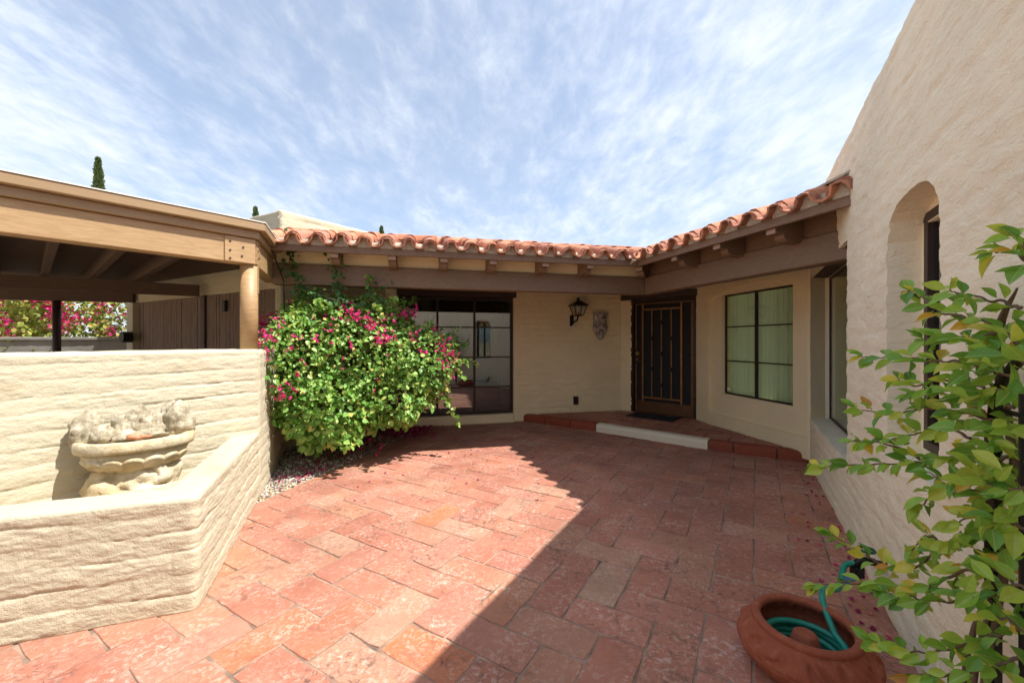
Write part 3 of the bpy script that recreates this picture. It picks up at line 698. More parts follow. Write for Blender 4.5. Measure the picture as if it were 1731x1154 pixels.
# eave mortar bed between fascia and tiles
for fr_, s0, s1 in ((EA, AMIN, sA(0.07)), (EB, sB(0.07), c_hit(0.07))):
    N = int((s1 - s0) / 0.03); vs = []; prof = [(0.068, 2.462), (0.062, 2.49), (0.075, 2.515), (0.12, 2.53), (0.2, 2.53), (0.2, 2.462)]
    for i in range(N + 1):
        s = s0 + (s1 - s0) * i / N
        for w_, z in prof: vs.append(fr_.p(s, -(w_ + 0.008 * nz(s * 14, z * 30, 1)), z + (0.012 * nz(s * 9, w_ * 20, 3) if z > 2.47 else 0)))
    m = len(prof); MB().add(vs, [(i * m + j, i * m + (j + 1) % m, (i + 1) * m + (j + 1) % m, (i + 1) * m + j) for i in range(N) for j in range(m)] + [tuple(range(m)), tuple(range(N * m, N * m + m))[::-1]]).build('mortar_bed', 'mortar', roof)
# ridge caps, laid along the top, lips to the right
ridge = [tile_mesh('ridge_tile', 0.088, 0.074, 0.42, 0.015, True, seed=60 + i, mat='rooftile') for i in range(3)]
s = sA(0.98)
while s > AMIN + 0.3:
    put_tile(rg.choice(ridge), 'ridge_tile', EA.p(s, -0.98, wz(0.98) + 0.035 + rg.uniform(-0.005, 0.005)), -EA.d, -0.02, rg.uniform(-0.02, 0.02)); s -= 0.37
s = sB(0.98) + 0.02
while s < c_hit(0.98) + 0.05:
    put_tile(rg.choice(ridge), 'ridge_tile', EB.p(s + 0.38, -0.98, wz(0.98) + 0.035 + rg.uniform(-0.005, 0.005)), -EB.d, -0.02, rg.uniform(-0.02, 0.02)); s += 0.37
# rafter tails
def rafter(p, inward, width=0.09):
    side = Vector((inward.y, -inward.x, 0)); prof = [(0.10, 2.445), (0.10, 2.335), (0.19, 2.335), (0.20, 2.305), (0.225, 2.285), (0.26, 2.275), (0.425, 2.275), (0.425, 2.57)]
    pts = [p + inward * w_ + Vector((0, 0, z)) - side * width / 2 for w_, z in prof]
    o = MB().prism(pts, side * width).build('rafter', 'brown', house, bevel=0.003)
    e = MB().box(p + inward * 0.097 - side * (width / 2 - 0.004) + Vector((0, 0, 2.339)), side * (width - 0.008), inward * 0.0025, (0, 0, 0.04)).build('end_face', 'rafterend', o)  # thin paler plate on the rafter's end face
for s in (-0.57, -1.16, -1.81, -2.39, -2.97, -3.58): rafter(EA.p(s), -EA.n)
for s in (0.58, 1.19, 1.78): rafter(EB.p(s), -EB.n)
hip = (corner(0.4) - T).normalized(); rafter(T + hip * 0.06, hip)
# flashing and mortar where the tiles die into the tall wall
q = EB.p(c_hit(0.06), -0.06); up = -EB.n; al = FC.d
mb = MB(); b = q - EB.d * 0.02
mb.prism([b - EB.d * 0.20 + up * 0.0 + Vector((0, 0, 2.465)), b + Vector((0, 0, 2.465)), b + up * 0.5 + Vector((0, 0, 2.65)), b - EB.d * 0.28 + up * 0.5 + Vector((0, 0, 2.63))], (0, 0, 0.06)); mb.build('mortar_patch', 'mortar', roof, bevel=0.008)
mb = MB(); mb.prism([b - EB.d * 0.34 + up * 0.16 + Vector((0, 0, 2.63)), b + up * 0.02 + Vector((0, 0, 2.62)), b + up * 0.34 + Vector((0, 0, 2.76)), b - EB.d * 0.30 + up * 0.4 + Vector((0, 0, 2.70))], (0, 0, 0.018)); mb.build('loose_slab', 'mortar', roof)
mb = MB(); mb.tube([EA.p(AMIN + 0.09, -0.05, 2.50), EA.p(AMIN + 0.09, -0.055, 2.44), EA.p(AMIN + 0.12, -0.10, 2.3), EA.p(AMIN + 0.13, -0.35, 2.1), EA.p(AMIN + 0.13, -0.39, 1.6)], 0.007, 6).build('cable', 'black', house)

# ================================================================== STORE BUILDING AND CARPORT
store = thing('storage_building', 'flat-roofed cream storage block with brown board doors beside the carport', 'building')
K = Vector((-3.035, 5.35, 0)); FL = Frame((-6.9, 7.45), (K.x + 6.9, K.y - 7.45)); LL = (K - FL.o).length
FR = Frame((K.x, K.y), (0.58, 0.815))
slab('wall', FL, 0.0, LL, 2.13, 3.15, 0.22, slump(7.7), 'parapet', store, step=0.03, r=0.03, dz=0.02)
slab('wall', FR, 0.0, 2.6, 0, 3.15, 0.22, slump(7.9), 'parapet', store, step=0.03, r=0.03, dz=0.02)
FLb = Frame(tuple(FL.p(0, -2.4).xy), FL.d.xy)
slab('wall', FLb, -0.1, LL + 0.4, 0, 3.12, 0.2, stuccofn(2), 'parapet', store, step=0.2, dz=0.2)
tb = MB(); FL.box(tb, 0.05, LL, -2.4, -0.1, 2.9, 2.95); tb.build('roof', 'concrete', store)
split = LL - 1.95
for a, b, ww_ in ((0.02, split - 0.06, -0.05), (split + 0.06, LL - 0.02, 0.0)):
    pn = part_box(FL, 'door', 'cpdark', store, a, b, ww_ - 0.08, ww_ - 0.04, 0.03, 2.129)
    s = a
    while s < b - 0.03:
        bw = random.uniform(0.075, 0.1); e = min(s + bw, b)
        part_box(FL, 'board', 'board', pn, s + 0.003, e - 0.003, ww_ - 0.04, ww_ - 0.015 - random.uniform(0, 0.008), 0.04, 2.12); s = e
part_box(FL, 'door_post', 'dark', store, split - 0.055, split + 0.055, -0.1, 0.015, 0, 2.128)
part_box(FL, 'wall_box', 'black', store, split + 0.58, split + 0.66, -0.012, 0.03, 1.86, 2.02, 0.01)
FL.box(MB(), -0.25, 0.0, -0.1, 0.02, 0.0, 2.13).build('pilaster', 'cream', store)
disc(FL.p(-0.02, 0.03, 1.5), FL.n, 0.1, 0.14, 14).build('meter_box', 'black', store)

cp = thing('carport', 'tan timber carport with dark joists above the garden wall', 'carport')
CB = Vector((-2.345, 3.73, 0)); FK = Frame((CB.x, CB.y), (0.643, 0.766)); FKE = Frame((CB.x, CB.y), (-0.373, 0.928))
def lay(w):     # corner of the two eave lines pushed out by w
    return cross2(FK.p(0, w), FK.d, FKE.p(0, w), FKE.d)
def cpstrip(name, mat, w1, w0, z0, z1, bevel=0.004, ke=1.30):
    for fr_, end in ((FK, -6.0), (FKE, ke)):
        q = [fr_.p(end, w1), lay(w1), lay(w0), fr_.p(end, w0)]
        MB().prism([p + Vector((0, 0, z0)) for p in q], (0, 0, z1 - z0)).build(name, mat, cp, bevel=bevel)
cpstrip('beam', 'cptan', 0.0, -0.13, 2.12, 2.35, 0.006)
cpstrip('trim_board', 'cptrim', 0.035, -0.12, 2.352, 2.418)
cpstrip('roof_edge', 'cptrim', 0.085, -0.12, 2.42, 2.492, 0.006)
cpstrip('drip_edge', 'metalroof', 0.092, -0.12, 2.494, 2.502, 0.0)
far = [Vector((-6.8, 7.55, 0)), Vector((-10.5, 6.3, 0)), FK.p(-6.0)]
pl = [lay(-0.05), FKE.p(1.30, -0.05), K + FL.n * 0.02, FL.p(0.0, 0.02), far[1], far[2]]
MB().prism([p + Vector((0, 0, 2.44)) for p in pl], (0, 0, 0.05)).build('roof_deck', 'cpdark', cp)
jd = Vector((-FK.d.y, FK.d.x, 0))
for i in range(14):
    p = FK.p(-0.35 - i * 0.42, -0.13); L = 4.2
    hitq = cross2(p, jd, FL.o, FL.d); L = min(5.2, max(0.5, (hitq - p).dot(jd) - 0.05)) if (hitq - FL.o).dot(FL.d) > -0.2 else 5.2
    MB().box(p + Vector((0, 0, 2.27)) - FK.d * 0.03, FK.d * 0.06, jd * L, (0, 0, 0.168)).build('joist', 'cpdark', cp)
b0, b1 = Vector((-4.70, 6.12, 0)), Vector((-9.6, 3.34, 0)); fb = Frame(tuple(b1.xy), (b0 - b1).xy)
fb.box(MB(), 0, (b0 - b1).length, -0.1, 0.0, 2.10, 2.268).build('inner_beam', 'cpdark', cp)
fb2 = Frame((-10.5, 6.25), (3.8, 1.09)); fb2.box(MB(), 0, 3.85, -0.1, 0, 2.12, 2.33).build('inner_beam', 'cpdark', cp)
pp = at(96, 500, 7.0); MB().tube([(pp.x, pp.y, 0), (pp.x, pp.y, 2.12)], 0.055, 12).build('post', 'dark', cp, True)
# front corner post on the wall
pc = Vector((-2.425, 3.765, 0)); mb = MB(); mb.tube([pc + Vector((0, 0, 1.33)), pc + Vector((0, 0, 2.119))], 0.072, 24)
post = mb.build('post', 'cptan', cp); post.data.polygons.foreach_set('use_smooth', [len(p.vertices) == 4 for p in post.data.polygons])
MB().box(pc + FKE.n * 0.066 - FKE.d * 0.02 + Vector((0, 0, 1.86)), FKE.d * 0.035, FKE.n * 0.012, (0, 0, 0.26)).build('strap', 'cptrim', post, bevel=0.002)
pk = FK.box(MB(), -0.24, -0.003, 0.0, 0.012, 2.125, 2.345).build('corner_plate', 'cptan', cp, bevel=0.002)
for ds, z in ((-0.20, 2.30), (-0.20, 2.22), (-0.20, 2.15), (-0.10, 2.26), (-0.11, 2.18)): disc(FK.p(ds, 0.012, z), FK.n, 0.009, 0.006, 8).build('bolt', 'dark', pk)
pk = FKE.box(MB(), 0.012, 0.14, 0.0, 0.012, 2.125, 2.345).build('corner_plate', 'cptan', cp, bevel=0.002)
for ds, z in ((0.04, 2.30), (0.04, 2.25), (0.04, 2.18), (0.1, 2.28), (0.1, 2.2)): disc(FKE.p(ds, 0.012, z), FKE.n, 0.009, 0.006, 8).build('bolt', 'dark', pk)

# far low wall and hedge beyond the carport
lw = thing('low_wall', 'low grey block wall at the far side of the carport', 'wall')
FLo = Frame((-12.5, 7.1), (5.7, 0.62)); slab('wall', FLo, 0, 5.6, 0, 1.44, 0.2, slump(3.3, 0.2, 0.006), 'concrete', lw, step=0.05, dz=0.04)
FLo.box(MB(), 0, 5.65, -0.23, 0.03, 1.441, 1.50).build('coping', 'concrete', lw, bevel=0.01)

# ================================================================== GARDEN WALL AND PLANTER
gw = thing('garden_wall', 'tall cream slump block garden wall behind the stone fountain', 'wall')
gfn = slump(12.7, 0.107, 0.010, 0.41, 0.003, 0.35)
slab('wall', FF, -2.75, 0.0, 0, 1.35, 0.26, gfn, 'cream', gw, step=0.0095, r=0.03, dz=0.0085)
t0 = (V2((-2.282, 3.683)) - FE.o).dot(FE.d)
slab('wall', FE, t0 + 0.003, 3.45, 0, 1.345, 0.24, slump(14.1, 0.107, 0.010, 0.41, 0.004, 0.35), 'cream', gw, step=0.02, r=0.045, w=0.002)
pl = thing('planter', 'low cream slump block planter wall around the fountain', 'planter')
TH = 0.20; sm = []
corner_in = cross2(FP.p(0, -TH), FP.d, FE.p(0, -TH), FE.d); rr = 0.05
N = 240
for i in range(N):
    s = -2.15 + (2.15 - rr) * i / (N - 1); a, b = FP.p(s), FP.p(s, -TH); 
    if (b - corner_in).dot(FP.d) > 0: b = corner_in
    sm.append((tuple(a.xy), tuple(b.xy)))
pA, pB, pM = FP.p(-rr), FE.p(rr), FP.p(0)
for i in range(1, 8):
    q = i / 8; p = pA * (1 - q) ** 2 + pM * 2 * q * (1 - q) + pB * q * q; sm.append((tuple(p.xy), tuple(corner_in.xy)))
N = 180
for i in range(N):
    s = rr + (t0 - 0.0 - rr) * i / (N - 1); a, b = FE.p(s), FE.p(s, -TH)
    if (b - corner_in).dot(FE.d) < 0: b = corner_in
    sm.append((tuple(a.xy), tuple(b.xy)))
sweep('wall', sm, 0, 0.605, 0.026, slump(21.4, 0.107, 0.011, 0.41, 0.0035, 0.3), 'cream', pl, dz=0.0075)
MB().prism([(-1.78, 2.28, 0.2), (-2.32, 3.56, 0.2), FF.p(-2.3, -0.05, 0.2), FP.p(-1.9, -0.12, 0.2)], (0, 0, 0.13)).build('soil', 'soil', pl)

# ================================================================== FOUNTAIN
ft = thing('wall_fountain', 'half-round carved stone fountain basin topped with rough pale rocks', 'fountain')
fc = Vector((-2.57, 2.80, 0)); fx = Vector((0.80, 0.60, 0)) * 0.84; fo = Vector((0.60, -0.80, 0)) * 0.84        # along the wall, out of it
def halfshape(name, prof, mat, parent, a=1.0, b=0.75, n=40, nf=0.0, smooth=True, back=0.10):
    vs = []; fs = []
    for i, (r, z) in enumerate(prof):
        for k in range(n + 1):
            q = math.pi * k / n; rr = r * (1 + nf * nz(q * 3, z * 7, 3)); vs.append(fc + fx * (math.cos(q) * rr * a) + fo * (math.sin(q) * rr * b) + Vector((0, 0, z)))
        vs.append(fc + fx * (-r * a) - fo * back + Vector((0, 0, z))); vs.append(fc + fx * (r * a) - fo * back + Vector((0, 0, z)))
    m = n + 3
    for i in range(len(prof) - 1):
        for k in range(m): fs.append((i * m + k, i * m + (k + 1) % m, (i + 1) * m + (k + 1) % m, (i + 1) * m + k))
    fs.append(tuple(range(m))); fs.append(tuple(range((len(prof) - 1) * m, len(prof) * m))[::-1])
    return MB().add(vs, fs).build(name, mat, parent, smooth)
RB = 0.36
basin = halfshape('basin', [(0.13, 0.548), (0.19, 0.552), (0.26, 0.59), (0.312, 0.645), (0.335, 0.70)], 'stone', ft)
halfshape('rim', [(0.345, 0.701), (0.362, 0.703), (0.37, 0.725), (0.368, 0.765), (0.355, 0.775), (0.31, 0.772), (0.26, 0.755)], 'stone', ft, nf=0.01)
for k in range(7):
    q = math.pi * (0.10 + 0.80 * k / 6); rr = 0.283; a = 1.0; b = 0.75
    c = fc + fx * (math.cos(q) * rr * a) + fo * (math.sin(q) * rr * b) + Vector((0, 0, 0.628)); tg = (fx * (-math.sin(q) * a) + fo * (math.cos(q) * b)).normalized(); nr = Vector((tg.y, -tg.x, 0)); nr = nr if nr.dot(c - fc) > 0 else -nr
    upv = (Vector((0, 0, 1)) * 0.8 + nr * 0.6).normalized(); out = (nr * 0.8 - Vector((0, 0, 1)) * 0.6).normalized(); vs = []; n = 14
    for ring, (rs, h) in enumerate(((1.0, 0.0), (0.95, 0.016), (0.80, 0.020), (0.0, 0.018))):
        if rs == 0: vs.append(c + out * h); continue
        for j in range(n):
            an = 2 * math.pi * j / n; x = math.cos(an) * 0.060 * rs; y = math.sin(an) * 0.05 * rs; y = y if y > 0 else y * 0.9
            vs.append(c + tg * x + upv * y + out * h)
    fs = [(r * n + j, r * n + (j + 1) % n, (r + 1) * n + (j + 1) % n, (r + 1) * n + j) for r in range(2) for j in range(n)] + [(2 * n + j, 2 * n + (j + 1) % n, 3 * n) for j in range(n)]
    MB().add(vs, fs).build('carved_petal', 'stone', basin, True)
def rock(name, c, sx, sy, sz, seed, mat, parent, sub=4, amp=0.28, rot=0.0):
    bm = bmesh.new(); bmesh.ops.create_icosphere(bm, subdivisions=sub, radius=1.0); R = Matrix.Rotation(rot, 3, 'Z')
    for v in bm.verts:
        d = v.co.normalized(); r = 1 + amp * nz(d.x * 1.3 + seed, d.y * 1.3, d.z * 1.3) + amp * 0.6 * nz(d.x * 3 + seed, d.y * 3, d.z * 3 + 7) + amp * 0.35 * nz(d.x * 8, d.y * 8 + seed, d.z * 8)
        p = d * r; v.co = R @ Vector((p.x * sx, p.y * sy, p.z * sz)) + Vector(c)
    me = bpy.data.meshes.new(name); bm.to_mesh(me); bm.free(); me.polygons.foreach_set('use_smooth', [True] * len(me.polygons)); me.materials.append(M[mat])
    return link(bpy.data.objects.new(name, me), parent)
fr_ = math.atan2(fx.y, fx.x)
def fp(a, b, z): p = fc + fx * a + fo * b; return (p.x, p.y, z)
for a, b, z, sx, sy, sz, sd in ((-0.29, -0.03, 0.84, 0.105, 0.09, 0.135, 1), (-0.19, 0.02, 0.80, 0.09, 0.08, 0.085, 9), (-0.10, -0.05, 0.85, 0.06, 0.07, 0.09, 2), (0.02, -0.06, 0.87, 0.10, 0.09, 0.12, 3), (0.12, -0.06, 0.84, 0.06, 0.07, 0.10, 4), (0.25, -0.07, 0.875, 0.115, 0.10, 0.14, 5), (0.0, 0.02, 0.79, 0.2, 0.09, 0.05, 6)):
    rock('rock', fp(a, b, z - 0.015), sx * 0.82, sy * 0.85, sz * 0.95, sd * 3.3, 'rock', ft, 4, 0.34, fr_)
for a, b, z, sx, sy, sz, sd in ((-0.13, 0.02, 0.46, 0.14, 0.14, 0.16, 11), (0.02, 0.05, 0.46, 0.13, 0.12, 0.15, 12), (0.14, 0.0, 0.50, 0.12, 0.13, 0.14, 13), (0.0, 0.0, 0.38, 0.27, 0.17, 0.12, 14), (0.22, 0.04, 0.36, 0.14, 0.1, 0.06, 15)):
    rock('pedestal_stone', fp(a, b, z), sx, sy, sz, sd * 2.1, 'stone', ft, 4, 0.3, fr_)
sh = thing('clay_fragment', 'broken orange clay fragment lying in the stone fountain basin', 'pottery shard')
rock('shard', fp(0.0, 0.16, 0.795), 0.045, 0.03, 0.022, 3.3, 'rooftile', sh, 2, 0.5, 0.4); rock('shard', fp(0.07, 0.17, 0.788), 0.035, 0.014, 0.008, 5.1, 'rooftile', sh, 2, 0.4, 0.9)

# ================================================================== THINGS ON THE WALLS
lt = thing('wall_lantern', 'black metal lantern with clear glass on the tan wall', 'wall light')
lp = FA.p(1.05, 0.17, 0); s0 = 1.05
part_box(FA, 'back_plate', 'black', lt, s0 - 0.10, s0 - 0.03, 0.012, 0.04, 1.70, 1.90, 0.008)
cpt = lambda z: lp + Vector((0, 0, z))
MB().tube([FA.p(s0 - 0.065, 0.03, 1.80), FA.p(s0 - 0.05, 0.09, 1.77), FA.p(s0 - 0.01, 0.15, 1.80), cpt(1.89)], 0.016, 8).build('arm', 'black', lt, True)
def sq(z, h): return [lp + FA.d * (sx * h * 0.88) + FA.n * (sy * h * 0.88) + Vector((0, 0, z)) for sx, sy in ((-1, -1), (1, -1), (1, 1), (-1, 1))]
def frust(z0, h0, z1, h1): return MB().add(sq(z0, h0) + sq(z1, h1), [(0, 1, 2, 3), (7, 6, 5, 4), (0, 1, 5, 4), (1, 2, 6, 5), (2, 3, 7, 6), (3, 0, 4, 7)])
frust(1.875, 0.06, 1.895, 0.085).build('base', 'black', lt); frust(2.06, 0.155, 2.075, 0.155).build('roof_rim', 'black', lt)
frust(2.076, 0.150, 2.15, 0.045).build('roof', 'bronzedark', lt); MB().lathe(lp, [(0.0, 2.21), (0.025, 2.205), (0.03, 2.185), (0.02, 2.165), (0.035, 2.15)], 12).build('finial', 'black', lt, True)
a, b = sq(1.895, 0.082), sq(2.06, 0.135)
for k in range(4):
    MB().tube([a[k], b[k]], 0.008, 6).build('corner_bar', 'black', lt)
    MB().add([a[k], a[(k + 1) % 4], b[(k + 1) % 4], b[k]], [(0, 1, 2, 3)]).build('pane', 'lampglass', lt, recalc=False)
MB().lathe(lp, [(0.0, 2.055), (0.022, 2.05), (0.034, 2.025), (0.03, 1.995), (0.016, 1.97), (0.016, 1.94)], 14).build('bulb', 'white', lt, True); MB().lathe(lp, [(0.018, 1.94), (0.02, 1.895)], 12).build('socket', 'brass', lt, True)
rock('sensor', tuple(FA.p(s0 - 0.05, 0.07, 1.70)), 0.03, 0.035, 0.03, 1, 'white', lt, 2, 0.0)

pq = thing('wall_plaque', 'weathered grey carved stone corbel plaque hung beside the lantern', 'plaque')
def plaque():
    s0 = 1.545; NX, NZ = 44, 72; vs = []; fs = []; z0, z1 = 1.455, 1.955
    def half(t):      # half width against height, t from 0 (tip) to 1 (top)
        return 0.138 * (min(1, (t / 0.42) ** 0.62) if t < 0.42 else 1 - 0.10 * math.sin((t - 0.42) / 0.58 * math.pi))
    for lay in (0, 1):
        for j in range(NZ + 1):
            t = j / NZ; h = half(t) + 0.004
            for i in range(NX + 1):
                x = -1 + 2 * i / NX; s = s0 + h * x; z = z0 + (z1 - z0) * t
                d = 0.0
                if lay:
                    d = 0.035 + 0.055 * math.sqrt(max(0, 1 - x * x)) * (0.45 + 0.55 * min(1, t * 2.2))
                    d += 0.022 * math.exp(-((t - 0.93) / 0.06) ** 2)
                    r2 = math.hypot(x * 0.138, (t - 0.74) * 0.5); d += 0.03 * math.exp(-(r2 / 0.05) ** 2)
                    for sx in (-1, 1):
                        d += 0.022 * math.exp(-((x - sx * 0.62) / 0.22) ** 2 - ((t - 0.70) / 0.16) ** 2) * math.cos(t * 40)
                    d += 0.018 * math.exp(-((t - 0.47) / 0.05) ** 2) * (1 - 0.4 * x * x) - 0.02 * math.exp(-((t - 0.56) / 0.035) ** 2)
                    d += 0.014 * math.sin(x * 9) * math.exp(-((t - 0.28) / 0.14) ** 2)
                    d += 0.006 * nz(x * 6, t * 16, 2) + 0.003 * nz(x * 18, t * 40, 4)
                vs.append(FA.p(s, 0.010 + d, z))
    w = NX + 1; o = (NZ + 1) * w
    for j in range(NZ):
        for i in range(NX):
            a = j * w + i; fs.append((a + o, a + 1 + o, a + 1 + w + o, a + w + o)); fs.append((a + w, a + w + 1, a + 1, a))
    for j in range(NZ):
        for i in (0, NX): a = j * w + i; fs.append((a, a + w, a + w + o, a + o))
    for i in range(NX):
        for j in (0, NZ): a = j * w + i; fs.append((a, a + 1, a + 1 + o, a + o))
    n = NT('weathered_grey_cast_stone'); q = n.noise(14, 6, 0.7); n.col(n.ramp(q, [(0.35, srgb(96, 90, 84)), (0.5, srgb(166, 158, 148)), (0.64, srgb(222, 214, 202))])); n.rough(0.95); n.bump(n.noise(90, 5), 0.6, 0.006)
    MB().add(vs, fs).build('carving', n.m, pq, True)
plaque()
oc = thing('outlet_cover', 'small dark outlet cover low on the tan wall', 'outlet')
part_box(FA, 'cover', 'black', oc, 1.02, 1.11, 0.008, 0.045, 0.27, 0.415, 0.006); part_box(FA, 'lid', 'bronzedark', oc, 1.03, 1.10, 0.0455, 0.056, 0.285, 0.40, 0.004)
dm = thing('door_mat', 'black ribbed rubber door mat on the porch step', 'door mat')
mat_o = FD.box(MB(), 0.15, 0.96, 0.06, 0.50, 0.123, 0.132).build('mat', 'mat', dm, bevel=0.003)
for k in range(13): FD.box(MB(), 0.18, 0.93, 0.085 + k * 0.031, 0.10 + k * 0.031, 0.1325, 0.137).build('rib', 'mat', dm)

# ================================================================== POT, HOSE, TAP
pot = thing('terracotta_pot', 'wide round terracotta hose pot with carved leaf band', 'pot')
pcn = Vector((1.275, 1.775, 0.0)); N = 288
def carve(i, q, r, z):
    if 0.105 < z < 0.185:
        e = min(z - 0.105, 0.185 - z) / 0.04; e = min(1, e)
        wv = math.sin(q * 18 + 2.6 * math.sin((z - 0.105) * 40 + q * 4)); wv = math.copysign(abs(wv) ** 0.5, wv); wv2 = math.sin(q * 36 + z * 120)
        return e * (0.011 * wv * (1 if math.sin(q * 6) > -0.3 else 0.25) + 0.004 * wv2)
    return 0.0012 * nz(q * 5, z * 40, 3)
prof = [(0.0, 0.004), (0.165, 0.004), (0.185, 0.008), (0.22, 0.03), (0.247, 0.06), (0.258, 0.085), (0.262, 0.098), (0.2585, 0.101), (0.2615, 0.105)]
for k in range(1, 14): prof.append((0.2615 - 0.060 * (k / 13) ** 1.5, 0.105 + 0.08 * k / 13))
prof += [(0.199, 0.188), (0.203, 0.193), (0.200, 0.204), (0.190, 0.211), (0.178, 0.211), (0.168, 0.204), (0.166, 0.192), (0.175, 0.176), (0.20, 0.150), (0.222, 0.12), (0.225, 0.1), (0.21, 0.05), (0.16, 0.025), (0.0, 0.025)]
prof = [(r * 1.07, z) for r, z in prof]
prof = [(r * 0.93, z) for r, z in prof]
MB().lathe(pcn, prof, N, carve).build('bowl', 'pot', pot, True)
MB().lathe(pcn, [(0.075, 0.02), (0.06, 0.10), (0.045, 0.15), (0.034, 0.158), (0.0, 0.159)], 28).build('centre_cone', 'pot', pot, True)
hz = thing('garden_hose', 'coiled teal rubber hose in the terracotta pot', 'hose')
pts = []
for i in range(150):
    q = i / 150 * 2 * math.pi * 4.0; pts.append(pcn + Vector(((0.15 - 0.012 * math.sin(q * 0.3)) * math.cos(q), (0.15 - 0.012 * math.sin(q * 0.41)) * math.sin(q), 0.043 + 0.022 * q / (2 * math.pi))))
pts = [p for p in pts]
sp = FC.p((4.84 - 2.12) / 0.867, 0.13, 0.20)
lastp = pts[-1]; out = [lastp + Vector((-0.002, 0.03, 0.012)), Vector((1.425, 1.845, 0.185)), Vector((1.455, 1.915, 0.226)), Vector((1.53, 1.99, 0.215)), Vector((1.64, 2.05, 0.185)), sp + Vector((-0.06, 0.0, 0.02)), sp + Vector((0, 0.0, 0.035))]
def smooth(ps, k=6):
    ps = [Vector(p) for p in ps]; o = []
    for i in range(len(ps) - 1):
        p0, p1, p2, p3 = ps[max(i - 1, 0)], ps[i], ps[i + 1], ps[min(i + 2, len(ps) - 1)]
        for j in range(k):
            t = j / k; o.append(0.5 * ((2 * p1) + (p2 - p0) * t + (2 * p0 - 5 * p1 + 4 * p2 - p3) * t * t + (3 * p1 - p0 - 3 * p2 + p3) * t ** 3))
    return o + [ps[-1]]
MB().tube(pts + smooth(out, 8), 0.0135, 10).build('hose_pipe', 'hose', hz, True)
tp = thing('garden_tap', 'brass garden tap with green wheel and hose splitter on the beige wall', 'tap')
wall_p = FC.p((4.84 - 2.12) / 0.867, 0.0, 0.26)
MB().tube([wall_p - FC.n * 0.02, wall_p + FC.n * 0.09], 0.014, 10).build('pipe', 'bronzedark', tp); MB().tube([wall_p + FC.n * 0.05, wall_p + FC.n * 0.11 + Vector((0, 0, 0.0)), wall_p + FC.n * 0.14 + Vector((0, 0, -0.05))], 0.019, 10).build('valve_body', 'black', tp, True)
MB().tube([wall_p + FC.n * 0.075, wall_p + FC.n * 0.085 + Vector((0, 0, 0.055))], 0.008, 8).build('stem', 'brass', tp)
wc = wall_p + FC.n * 0.086 + Vector((0, 0, 0.058)); MB().tube([wc + Vector((math.cos(k * math.pi / 10) * 0.033, math.sin(k * math.pi / 10) * 0.033, 0)) for k in range(21)], 0.008, 8).build('wheel', 'green', tp, True)
MB().box(wall_p + FC.n * 0.125 + Vector((-0.02, -0.02, -0.10)), (0.05, 0, 0), (0, 0.05, 0), (0, 0, 0.06)).build('splitter', 'black', tp, bevel=0.006)
MB().tube([wall_p + FC.n * 0.15 + Vector((-0.01, -0.03, -0.09)), wall_p + FC.n * 0.2 + Vector((-0.03, -0.05, -0.12))], 0.016, 10).build('coupling', 'blue', tp)

# ================================================================== GRAVEL BED
def inpoly(x, y, P):
    c = False; j = len(P) - 1
    for i in range(len(P)):
        if (P[i][1] > y) != (P[j][1] > y) and x < (P[j][0] - P[i][0]) * (y - P[i][1]) / (P[j][1] - P[i][1]) + P[i][0]: c = not c
        j = i
    return c
bed = [(-2.27, 3.50), (-1.44, 6.62), (-1.40, 7.0), (-3.1, 6.6), (-2.96, 5.3), (-2.3, 3.68)]
MB().add([(x, y, -0.004) for x, y in bed], [tuple(range(len(bed)))]).build('gravel_bed', 'soil', recalc=False)
tag(bpy.data.objects['gravel_bed'], 'bare soil of the bed under the flowering bush', 'soil', kind='structure')
P = []
while len(P) < 9000:
    x, y = RS.uniform(-3.1, -1.35), RS.uniform(3.45, 7.0)
    if inpoly(x, y, bed): P.append((x, y, RS.uniform(-0.006, 0.008)))
P = np.array(P); n = len(P)
ico = bmesh.new(); bmesh.ops.create_icosphere(ico, subdivisions=1, radius=1.0); iv = [tuple(v.co) for v in ico.verts]; ifc = [tuple(v.index for v in f.verts) for f in ico.faces]; ico.free()
dr = RS.normal(size=(n, 3)); nr = RS.normal(size=(n, 3)); Q = basis(dr, nr) * RS.uniform(0.55, 1.25, size=(n, 1, 3))
o = instanced('gravel', P, Q, RS.uniform(0.006, 0.0145, n), iv, ifc, 'gravel', None); tag(o, 'mixed grey and white gravel beside the pavers', 'gravel', kind='stuff')
# fallen bracts
def leaf_quad(w=0.7, fold=0.12): return [(0, 0, 0), (-w * 0.42, 0.28, fold), (-w * 0.34, 0.66, fold * 0.8), (0, 1, -0.05), (w * 0.34, 0.66, fold * 0.8), (w * 0.42, 0.28, fold)], [(0, 3, 2, 1), (0, 5, 4, 3)]
lv, lf = leaf_quad(0.95, 0.18); P = []
for _ in range(1500):
    x, y = -1.62 + RS.normal() * 0.20, 6.45 + RS.normal() * 0.25
    if (Vector((x, y, 0)) - FA.p(0, 0.06)).dot(FA.n) > 0: P.append((x, y, 0.014 + abs(RS.normal()) * 0.012))
for _ in range(800):
    x, y = RS.uniform(-2.6, -1.6), RS.uniform(4.9, 6.6)
    if inpoly(x, y, bed): P.append((x, y, 0.016 + RS.uniform(0, 0.008)))
for _ in range(220):
    x, y = -2.15 + RS.normal() * 0.16, 4.35 + RS.normal() * 0.3
    if inpoly(x, y, bed): P.append((x, y, 0.018))
for _ in range(70): P.append((RS.uniform(-1.7, 0.6), RS.uniform(3.6, 6.9), 0.006))
for _ in range(60):
    q = FC.p(RS.uniform(0.1, 3.6), 0.03 + abs(RS.normal()) * 0.12); P.append((q.x, q.y, 0.006))
for _ in range(24): P.append((3.40 + RS.normal() * 0.05, 4.72 + RS.normal() * 0.04 - 0.12, 0.012))
